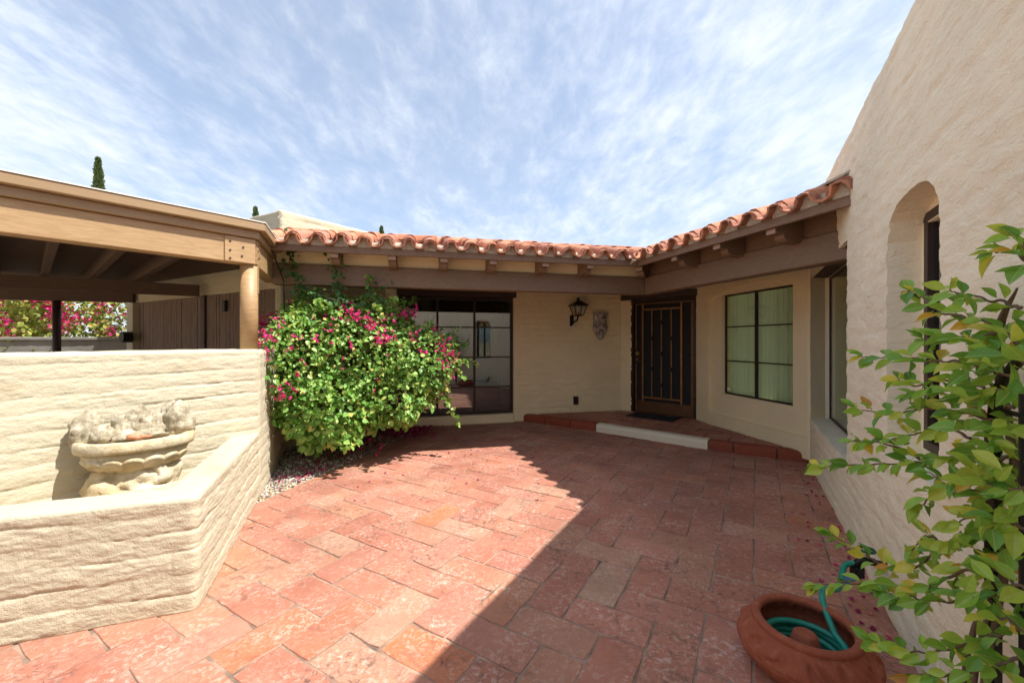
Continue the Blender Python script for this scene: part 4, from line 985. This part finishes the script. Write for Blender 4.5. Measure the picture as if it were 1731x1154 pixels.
P = np.array(P); n = len(P); dr = RS.normal(size=(n, 3)); dr[:, 2] *= 0.25; nr = np.array([0, 0, 1.0]) + RS.normal(size=(n, 3)) * 0.45
o = instanced('fallen_petals', P, basis(dr, nr), RS.uniform(0.02, 0.036, n), lv, lf, 'petal', None); tag(o, 'fallen dark magenta bracts scattered on gravel and pavers', 'petals', kind='stuff')

# ================================================================== BOUGAINVILLEA
bg_ = thing('bougainvillea', 'large bougainvillea bush with magenta flowers against the garden wall', 'bush')
ELL = [((-1.95, 4.95, 1.22), (0.74, 0.62, 0.66)), ((-1.22, 5.15, 1.18), (0.52, 0.48, 0.42)), ((-2.32, 4.42, 1.22), (0.36, 0.42, 0.52)), ((-2.08, 4.62, 0.72), (0.50, 0.48, 0.44)), ((-1.55, 5.0, 0.80), (0.55, 0.48, 0.40)), ((-1.75, 5.1, 1.6), (0.5, 0.45, 0.35)), ((-2.35, 4.85, 1.55), (0.4, 0.4, 0.42))]
def shell(npts, inner=0.80, seed=1):
    rs = np.random.RandomState(seed); out = []; nor = []; ws = np.array([e[1][0] * e[1][1] + e[1][2] * e[1][0] for e in ELL]); ws /= ws.sum()
    while len(out) < npts:
        k = rs.choice(len(ELL), p=ws); c, r = ELL[k]; d = rs.normal(size=3); d /= np.linalg.norm(d)
        lump = 1 + 0.26 * nz(d[0] * 2.6 + k, d[1] * 2.6, d[2] * 2.6) + 0.24 * nz(d[0] * 5.5, d[1] * 5.5 + k, d[2] * 5.5)
        t = (rs.uniform(inner ** 2, 1.08)) ** 0.5 * lump; p = np.array(c) + d * np.array(r) * t
        if p[2] < 0.12: continue
        deep = any(((p - np.array(c2)) / np.array(r2) @ ((p - np.array(c2)) / np.array(r2))) < 0.55 for c2, r2 in ELL)
        if deep and rs.rand() < 0.8: continue
        if (Vector(p) - FE.o).dot(FE.n) < 0.02 and p[2] < 1.36: continue
        if (Vector(p) - FA.o).dot(FA.n) < 0.06: continue
        nn = d / np.array(r); out.append(p); nor.append(nn / np.linalg.norm(nn))
    return np.array(out), np.array(nor)
SP, SN = [], []; canes = MB(); rs = random.Random(8)
Ps, Ns = shell(95, 0.98, 9)
for p, q in zip(Ps, Ns):
    if p[2] < 0.45 and rs.random() < 0.6: continue
    L = rs.uniform(0.10, 0.34); p = Vector(p); q = Vector(q); e = (q + Vector((rs.gauss(0, .4), rs.gauss(0, .4), rs.gauss(0.5, .4)))).normalized()
    ps = smooth([p - q * 0.15, p + e * L * 0.5, p + e * L + Vector((0, 0, -0.25 * L))], 6)
    if min((x - FA.o).dot(FA.n) for x in ps) < 0.08 or min((x - FE.o).dot(FE.n) for x in ps) < 0.03: continue
    canes.tube(ps, [0.004 * (1 - 0.7 * i / len(ps)) for i in range(len(ps))], 5)
    for x in ps[3:]:
        for _ in range(2): SP.append(np.array(x) + RS.normal(size=3) * 0.012); SN.append(np.array(e) * 0.4 + RS.normal(size=3) * 0.8)
canes.build('canes', 'twig', bg_, True)['kind'] = 'stuff'
P, Nn = shell(13500, 0.76, 4); P = np.vstack([P, np.array(SP)]); Nn = np.vstack([Nn, np.array(SN) / np.linalg.norm(np.array(SN), axis=1)[:, None]]); n = len(P)
dr = Nn * 0.7 + RS.normal(size=(n, 3)) * 0.75 + np.array([0, 0, -0.35]); nr = Nn * 0.8 + RS.normal(size=(n, 3)) * 0.5 + np.array([0.25, -0.1, 0.8])
size = RS.uniform(0.034, 0.066, n) + 0.036 * np.clip((0.95 - P[:, 2]) / 0.6, 0, 1)
Q = basis(dr, nr); lv, lf = leaf_quad(0.95, 0.10)
front = (P[:, 2] < 1.0) & (Nn[:, 1] < -0.2); idx = np.argsort(-(size / np.linalg.norm(P - np.array([0, 0, 1.42]), axis=1)) * np.where(Nn[:, 1] < -0.25, 1, 0.3))[:300]
mask = np.ones(n, bool); mask[idx] = False
o = instanced('foliage', P[mask], Q[mask], size[mask], lv, lf, 'bleaf', bg_); o['kind'] = 'stuff'
lme = bpy.data.meshes.new('bougainvillea_leaf'); lme.from_pydata(lv, [], lf); lme.materials.append(M['bleaf_o'])
for i in idx:
    o = bpy.data.objects.new('leaf', lme); link(o, bg_); o.matrix_world = Matrix.Translation(Vector(P[i])) @ Matrix(Q[i].tolist()).to_4x4() @ Matrix.Scale(float(size[i]), 4)
# trunk and branches
tr = MB(); base = Vector((-2.20, 5.46, -0.02))
for k, (dx, dy, rad) in enumerate(((0, 0, 0.075), (0.10, 0.04, 0.05), (-0.07, 0.05, 0.045))):
    ps = smooth([base + Vector((dx, dy, 0)), base + Vector((dx * 1.4, dy - 0.05, 0.25)), base + Vector((dx * 2 + 0.05, dy - 0.15, 0.6)), base + Vector((dx * 3, dy - 0.3, 1.0))], 5)
    tr.tube(ps, [rad * (1 - 0.6 * i / len(ps)) * (1 + 0.15 * nz(i, k, 0)) for i in range(len(ps))], 9)
tr.build('trunk', 'bark', bg_, True)
st = MB(); rs = random.Random(3)
for k in range(70):
    c, r = rs.choice(ELL); d = Vector((rs.gauss(0, 1), rs.gauss(0, 1), rs.gauss(0.3, 1))).normalized(); e = Vector(c) + Vector((d.x * r[0], d.y * r[1], d.z * r[2])) * 1.02
    if (e - FE.o).dot(FE.n) < 0.02 and e.z < 1.36: continue
    b0 = base + Vector((rs.uniform(-0.1, 0.1), -0.2, rs.uniform(0.4, 0.9))); m = (b0 + e) / 2 + Vector((0, 0, 0.15)); ps = smooth([b0, m, e], 5); st.tube(ps, [0.012 * (1 - 0.75 * i / len(ps)) for i in range(len(ps))], 5)
st.build('branches', 'twig', bg_, True)
def ray_hit(u, v):
    d = np.array([(u - 865.5) / 690, 1.0, -(v - 577) / 690]); o_ = np.array([0, 0, 1.42]); best = None
    for c, r in ELL:
        q = (o_ - np.array(c)) / np.array(r); e = d / np.array(r); A = e @ e; B = 2 * q @ e; C = q @ q - 1.05; D = B * B - 4 * A * C
        if D > 0:
            t = (-B - math.sqrt(D)) / (2 * A)
            if best is None or t < best: best = t
    return o_ + d * (best if best else 5.05)
P = []; clusters = [(578, 522, 15), (600, 530, 22), (613, 538, 18), (592, 518, 10), (630, 552, 26), (640, 545, 12), (645, 576, 20), (655, 572, 16), (664, 570, 10), (682, 532, 18), (695, 530, 20), (662, 545, 10), (445, 545, 16), (452, 535, 12), (468, 530, 14), (440, 553, 10), (474, 542, 8), (455, 568, 10), (470, 570, 10), (460, 592, 6), (456, 602, 5), (478, 652, 8), (495, 655, 7), (480, 668, 9), (500, 662, 5), (735, 555, 8), (745, 573, 10), (750, 585, 12), (752, 597, 12), (763, 592, 16), (770, 605, 14), (750, 615, 12), (752, 622, 9), (764, 629, 12), (753, 652, 6), (552, 565, 8), (533, 566, 6), (512, 566, 5), (700, 570, 8), (705, 565, 6), (722, 592, 5), (600, 575, 5), (570, 545, 6), (548, 540, 4), (698, 519, 6), (645, 752, 4), (643, 762, 4), (622, 748, 4), (582, 607, 4), (636, 654, 3), (604, 592, 4), (590, 470 + 40, 4)]
Pf, Nf = shell(900, 0.98, 33)
for p, q in zip(Pf, Nf):
    if p[2] > 1.05 and (q[1] < 0.1 or q[2] > 0.3) and RS.rand() < 0.2:
        for _ in range(int(RS.randint(1, 5))): P.append(p + q * 0.02 + RS.normal(size=3) * 0.022)
for u, v, c in clusters:
    h = ray_hit(u, v)
    for _ in range(int(c * 0.7)): P.append(h + np.array([RS.normal() * 0.042, RS.normal() * 0.035 - 0.05, RS.normal() * 0.034]))
P = np.array(P); n = len(P); lv2, lf2 = leaf_quad(1.1, 0.25)
P3 = np.repeat(P, 3, axis=0) + RS.normal(size=(3 * n, 3)) * 0.004; dr = RS.normal(size=(3 * n, 3)) + np.array([0, -0.5, 0.4])
o = instanced('flowers', P3, basis(dr, RS.normal(size=(3 * n, 3))), RS.uniform(0.020, 0.033, 3 * n), lv2, lf2, 'bract', bg_); o['kind'] = 'stuff'

# creeper climbing to the beam
cr = thing('creeper', 'dark green ivy-like creeper hanging from the brown porch beam', 'vine')
P = []; sm_ = MB()
for line in ([(497, 392, 4.55), (492, 420, 4.55), (490, 452, 4.55), (505, 478, 4.55), (520, 495, 4.6), (540, 510, 4.7)], [(560, 412, 4.62), (566, 440, 4.62), (568, 470, 4.62), (574, 495, 4.6), (570, 520, 4.6)], [(650, 470, 4.75), (632, 485, 4.75), (625, 505, 4.7), (612, 520, 4.65)], [(640, 495, 4.7), (655, 510, 4.7), (630, 525, 4.7)], [(520, 490, 4.5), (560, 505, 4.5), (600, 515, 4.6)]):
    ps = smooth([at(*q) for q in line], 8); sm_.tube(ps, 0.004, 5)
    dens = 3 if line[0][0] < 600 else 1.2
    for p in ps:
        for _ in range(int(dens + RS.rand())): P.append(np.array(p) + RS.normal(size=3) * np.array([0.042, 0.02, 0.04]))
sm_.build('stems', 'twig', cr, True); P = np.array(P); n = len(P); dr = RS.normal(size=(n, 3)) * 0.5 + np.array([0.1, -0.5, -0.6]); nr = RS.normal(size=(n, 3)) * 0.4 + np.array([0.2, -0.8, 0.6])
lv, lf = leaf_quad(1.1, 0.08); o = instanced('leaves', P, basis(dr, nr), RS.uniform(0.035, 0.06, n), lv, lf, 'creeper', cr); o['kind'] = 'stuff'

# ================================================================== CLIMBING PLANT AND TRELLIS
tl = thing('trellis', 'black metal garden trellis in front of the beige wall', 'trellis')
sT = (4.84 - 1.0) / 0.867; pT = FC.p(sT, 0.09)
for ds in (0.0, 0.62):
    p = FC.p(sT + ds, 0.09); MB().box(p + Vector((-0.011, -0.011, 0)), (0.022, 0, 0), (0, 0.022, 0), (0, 0, 1.22)).build('post', 'black', tl)
ar = [FC.p(sT + 0.31 - 0.31 * math.cos(q), 0.09, 1.22 + 0.2 * math.sin(q)) for q in [math.pi * k / 16 for k in range(17)]]; MB().tube(ar, 0.011, 8).build('arch', 'black', tl, True)
for k in range(4): MB().tube([FC.p(sT + 0.124 * (k + 1), 0.09, 0.1), FC.p(sT + 0.124 * (k + 1), 0.09, 1.3)], 0.005, 6).build('rod', 'black', tl)
for z in (0.35, 0.8, 1.25): MB().tube([FC.p(sT, 0.09, z), FC.p(sT + 0.62, 0.09, z)], 0.006, 6).build('rung', 'black', tl)

cl = thing('climbing_plant', 'leafy climbing shrub with glossy green and yellow leaves on the trellis', 'plant')
BR = [
 [(1712, 800, 0.98), (1640, 770, 1.08), (1560, 780, 1.22), (1470, 785, 1.36), (1375, 788, 1.48)],
 [(1705, 720, 0.98), (1640, 700, 1.08), (1570, 690, 1.2), (1500, 700, 1.32), (1448, 690, 1.4)],
 [(1715, 640, 0.96), (1650, 615, 1.05), (1580, 610, 1.15), (1510, 605, 1.28), (1458, 604, 1.36)],
 [(1720, 580, 0.95), (1670, 545, 1.02), (1600, 530, 1.12), (1560, 505, 1.2), (1536, 492, 1.24)],
 [(1725, 520, 0.95), (1690, 510, 1.0), (1640, 500, 1.05), (1605, 492, 1.12)],
 [(1745, 470, 0.92), (1725, 430, 0.94), (1700, 425, 0.98), (1675, 428, 1.0)],
 [(1740, 440, 0.90), (1728, 410, 0.92), (1712, 400, 0.95)],
 [(1705, 880, 0.98), (1650, 900, 1.05), (1590, 930, 1.15), (1520, 965, 1.3), (1450, 930, 1.42), (1402, 900, 1.5)],
 [(1700, 930, 0.98), (1640, 960, 1.05), (1560, 990, 1.18), (1480, 985, 1.3), (1425, 985, 1.38), (1375, 990, 1.45)],
 [(1720, 990, 0.95), (1660, 1010, 1.02), (1600, 1015, 1.12), (1540, 1010, 1.2), (1500, 1000, 1.26)],
 [(1725, 1060, 0.92), (1660, 1080, 0.98), (1590, 1100, 1.05), (1530, 1100, 1.12), (1478, 1085, 1.2)],
 [(1728, 1110, 0.9), (1680, 1125, 0.93), (1610, 1140, 1.0), (1550, 1140, 1.06)],
 [(1710, 850, 0.97), (1665, 835, 1.03), (1610, 815, 1.1), (1570, 800, 1.16)],
 [(1712, 690, 0.96), (1670, 660, 1.02), (1610, 640, 1.1), (1550, 650, 1.2), (1520, 640, 1.25)],
 [(1745, 900, 0.88), (1700, 880, 0.92), (1660, 870, 0.97), (1620, 880, 1.0)],
 [(1745, 620, 0.88), (1700, 600, 0.92), (1660, 590, 0.96)], [(1745, 740, 0.88), (1712, 730, 0.9), (1680, 740, 0.93)],
 [(1745, 1000, 0.86), (1715, 985, 0.88), (1680, 960, 0.92)], [(1745, 1080, 0.84), (1710, 1050, 0.86), (1670, 1040, 0.9)], [(1745, 820, 0.86), (1700, 830, 0.9), (1670, 815, 0.94)],
 [(1640, 740, 1.08), (1600, 725, 1.14), (1545, 735, 1.22), (1490, 745, 1.3)], [(1560, 780, 1.22), (1500, 750, 1.3), (1440, 745, 1.4)],
 [(1690, 560, 0.98), (1650, 570, 1.03), (1600, 570, 1.1), (1560, 575, 1.15)], [(1600, 930, 1.14), (1570, 905, 1.18), (1540, 930, 1.22)],
 [(1690, 660, 0.98), (1640, 665, 1.05), (1590, 660, 1.12), (1540, 670, 1.2)], [(1700, 770, 0.97), (1650, 800, 1.04), (1590, 830, 1.1), (1560, 850, 1.15)],
]
stem = MB(); rs = random.Random(21); LV = []
# main canes up the trellis
for k in range(3):
    ps = smooth([pT + Vector((-0.02 + 0.02 * k, -0.03 * k, 0)), pT + Vector((-0.03, 0.02 * k, 0.5)), pT + Vector((0.02, -0.03, 1.0)), pT + Vector((0.01 * k, 0.0, 1.4)), pT + Vector((0.0, -0.05, 1.55))], 6); stem.tube(ps, [0.009 - 0.007 * i / len(ps) for i in range(len(ps))], 6)
for b in BR:
    ps = smooth([at(*q) for q in b], 14); ps = [p + Vector((0.006 * nz(i * 0.25, 1, p.x * 9), 0, 0.008 * nz(i * 0.25, 2, p.z * 9))) for i, p in enumerate(ps)]
    stem.tube(ps, [0.0045 * (1 - 0.65 * i / len(ps)) for i in range(len(ps))], 5)
    acc = 0; nxt = 0.01; side = 1
    for i in range(1, len(ps)):
        seg = ps[i] - ps[i - 1]; acc += seg.length
        if acc >= nxt:
            t = seg.normalized(); nxt = acc + rs.uniform(0.006, 0.012); side = -side
            up = Vector((0, 0, 1)); lat = t.cross(up).normalized()
            d = (t * rs.uniform(0.2, 0.9) + lat * side * rs.uniform(0.2, 1.0) + up * rs.uniform(-0.75, 0.55)).normalized()
            nrm = (up * rs.uniform(0.3, 1) + Vector((-0.5, -0.7, 0)) * rs.uniform(0.1, 0.9) + Vector((rs.gauss(0, .3), rs.gauss(0, .3), rs.gauss(0, .3)))).normalized()
            p0 = ps[i] + d * 0.008; LV.append((p0, d, nrm, rs.uniform(0.036, 0.064)))
    t = (ps[-1] - ps[-2]).normalized()
    for _ in range(3):
        d = (t + Vector((rs.gauss(0, .6), rs.gauss(0, .6), rs.gauss(0, .5)))).normalized(); LV.append((ps[-1], d, Vector((rs.gauss(0, .3), -0.5, 0.8)), rs.uniform(0.03, 0.05)))
# a few twigs into the thick part
for _ in range(130):
    u, v = rs.uniform(1630, 1745), rs.choice((rs.uniform(520, 700), rs.uniform(880, 1150), rs.uniform(700, 880))); Y = rs.uniform(0.88, 1.06)
    p0 = at(u, v, Y); d = Vector((rs.gauss(-0.4, .7), rs.gauss(0, .5), rs.gauss(-0.1, .6))).normalized(); LV.append((p0, d, Vector((rs.gauss(-.3, .4), -0.6, 0.7)), rs.uniform(0.04, 0.07)))
stem.build('stems', 'twig', cl, True)
def big_leaf(name, w, curl, fold, mat):
    vs = []; fs = []; prof = [0.0, 0.42, 0.80, 0.98, 0.96, 0.74, 0.40, 0.0]; n = len(prof)
    for i, q in enumerate(prof):
        y = i / (n - 1); h = w * 0.5 * q; z = -curl * y * y
        wv = 0.012 * math.sin(i * 2.1)
        vs += [(-h, y - 0.02 * q, z + fold * h * 2 + wv), (-h * 0.5, y, z + fold * h * 0.75), (0, y, z), (h * 0.5, y, z + fold * h * 0.75), (h, y - 0.02 * q, z + fold * h * 2 - wv)]
    for i in range(n - 1):
        for k in range(4): fs.append((i * 5 + k, i * 5 + k + 1, i * 5 + k + 6, i * 5 + k + 5))
    fs = [tuple(f) for f in fs]; me = bpy.data.meshes.new(name); me.from_pydata(vs, [], fs)
    bm = bmesh.new(); bm.from_mesh(me); bmesh.ops.remove_doubles(bm, verts=bm.verts, dist=0.0005); bm.to_mesh(me); bm.free()
    me.polygons.foreach_set('use_smooth', [True] * len(me.polygons)); me.materials.append(M[mat]); return me
LM = [big_leaf('glossy_leaf', w, c, f, 'cleaf') for w, c, f in ((0.52, 0.18, 0.30), (0.6, 0.28, 0.22), (0.46, 0.10, 0.4), (0.56, -0.10, 0.3))]
LV.sort(key=lambda t: -t[3] / (t[0] - Vector((0, 0, 1.42))).length)
big, small = LV[:300], LV[300:]
def lmat(p, d, nrm, s):
    x = d.cross(nrm).normalized(); z = x.cross(d); return Matrix.Translation(p) @ Matrix((x, d, z)).transposed().to_4x4() @ Matrix.Scale(s, 4)
for i, (p, d, nrm, s) in enumerate(big):
    o = bpy.data.objects.new('leaf', LM[i % 4]); link(o, cl); o.matrix_world = lmat(p, d, nrm, s)
mb = MB()
for i, (p, d, nrm, s) in enumerate(small):
    me = LM[i % 4]; m = lmat(p, d, nrm, s); mb.add([m @ v.co for v in me.vertices], [tuple(f.vertices) for f in me.polygons])
if mb.v: o = mb.build('small_leaves', 'cleaf_i', cl, True, recalc=False); o['kind'] = 'stuff'

# ================================================================== BEYOND
def cypress(label, u, vtop, Y, wid, seed):
    tp_ = at(u, vtop, Y); H = tp_.z; t = thing('cypress_tree', label, 'tree', (tp_.x, Y, 0), 'cypress trees beyond the roofs')
    MB().tube([(tp_.x, Y, -0.1), (tp_.x, Y, H * 0.6), (tp_.x, Y, H * 0.97)], [0.16, 0.09, 0.02], 8).build('trunk', 'bark', t)
    rs = np.random.RandomState(seed); n = 5200; h = H - np.where(rs.rand(n) < 0.5, 3.0 * rs.rand(n) ** 0.8, H * 0.93 * rs.rand(n)); prof = wid * np.clip((H - h) / 1.5, 0.0, 1) ** 0.8 * (1 + 0.5 * np.clip((H - h) / H, 0, 1)) + 0.03
    an = rs.rand(n) * 6.283; r = prof * np.sqrt(rs.uniform(0.3, 1.05, n)) * (1 + 0.3 * np.sin(an * 3 + h * 2.2)); P = np.stack([tp_.x + r * np.cos(an), Y + r * np.sin(an), h], 1)
    dr = np.stack([np.cos(an) * 0.35, np.sin(an) * 0.35, np.ones(n)], 1) + rs.normal(size=(n, 3)) * 0.25; lv, lf = leaf_quad(0.6, 0.1)
    o = instanced('crown', P, basis(dr, rs.normal(size=(n, 3))), rs.uniform(0.10, 0.26, n), lv, lf, 'cypress', t)
cypress('slim dark cypress tip above the carport roof', 166, 270, 25, 0.13, 1)
cypress('dark cypress tip beside the cream parapet block', 432, 352, 34, 0.16, 2)
cypress('tiny dark cypress tip just above the tile ridge', 645, 384, 42, 0.24, 3)
hd = thing('flowering_hedge', 'bougainvillea hedge with pink flowers seen under the carport', 'hedge')
n = 26000; x = RS.uniform(-15.5, -6.2, n); z = 0.15 + 2.6 * RS.rand(n) ** 0.9; y = 9.0 + 0.35 * np.sin(x * 2.1) + 0.4 * np.sin(x * 0.9 + 1) + RS.normal(size=n) * 0.45 + 0.2 * np.sin(z * 4)
P = np.stack([x, y, z], 1); lv, lf = leaf_quad(0.9, 0.1); dr = RS.normal(size=(n, 3)) + np.array([0.2, -0.3, -0.2]); nr = RS.normal(size=(n, 3)) * 0.6 + np.array([0.3, -0.4, 0.7])
o = instanced('foliage', P, basis(dr, nr), RS.uniform(0.06, 0.12, n), lv, lf, 'hedge', hd); o['kind'] = 'stuff'
P = []
for _ in range(80):
    cx = RS.uniform(-14, -6.4); cz = 1.35 + 1.2 * RS.rand() ** 0.7; cy = 8.62 + 0.35 * np.sin(cx * 2.1) + 0.4 * np.sin(cx * 0.9 + 1)
    for _ in range(36): P.append((cx + RS.normal() * 0.12, cy + RS.normal() * 0.08 - 0.1, cz + RS.normal() * 0.085))
P = np.array(P); n = len(P); o = instanced('flowers', P, basis(RS.normal(size=(n, 3)), RS.normal(size=(n, 3))), RS.uniform(0.04, 0.075, n), lv2, lf2, 'bract', hd); o['kind'] = 'stuff'
MB().tube([(-9, 9.2, 0), (-9, 9.2, 1.8)], 0.05, 8).build('trunk', 'bark', hd)
# the wall that closes the court behind the camera, seen only in the window glass
cwl = thing('courtyard_wall', 'tall beige wall closing the court, mirrored in the big window', 'wall')
FB_ = Frame((3.2, -3.4), (-0.995, 0.10)); slab('wall', FB_, 3.0, 8.5, 0, 2.2, 0.3, slump(17, 0.107, 0.01), 'pink', cwl, step=0.06, dz=0.03)

# ------------------------------------------------------------------ put every Empty at the base of its thing
bpy.context.view_layer.update()
for o in [o for o in scene.objects if o.type == 'EMPTY' and o.parent is None]:
    mn_ = Vector((1e9,) * 3); mx_ = -mn_
    for c in o.children_recursive:
        if c.type != 'MESH': continue
        for q in c.bound_box:
            p = c.matrix_world @ Vector(q); mn_ = Vector(map(min, mn_, p)); mx_ = Vector(map(max, mx_, p))
    loc = Vector(((mn_.x + mx_.x) / 2, (mn_.y + mx_.y) / 2, mn_.z)); o.location = loc
    if 'base' in o: del o['base']
    for c in o.children: c.location = c.location - loc
bpy.context.view_layer.update()
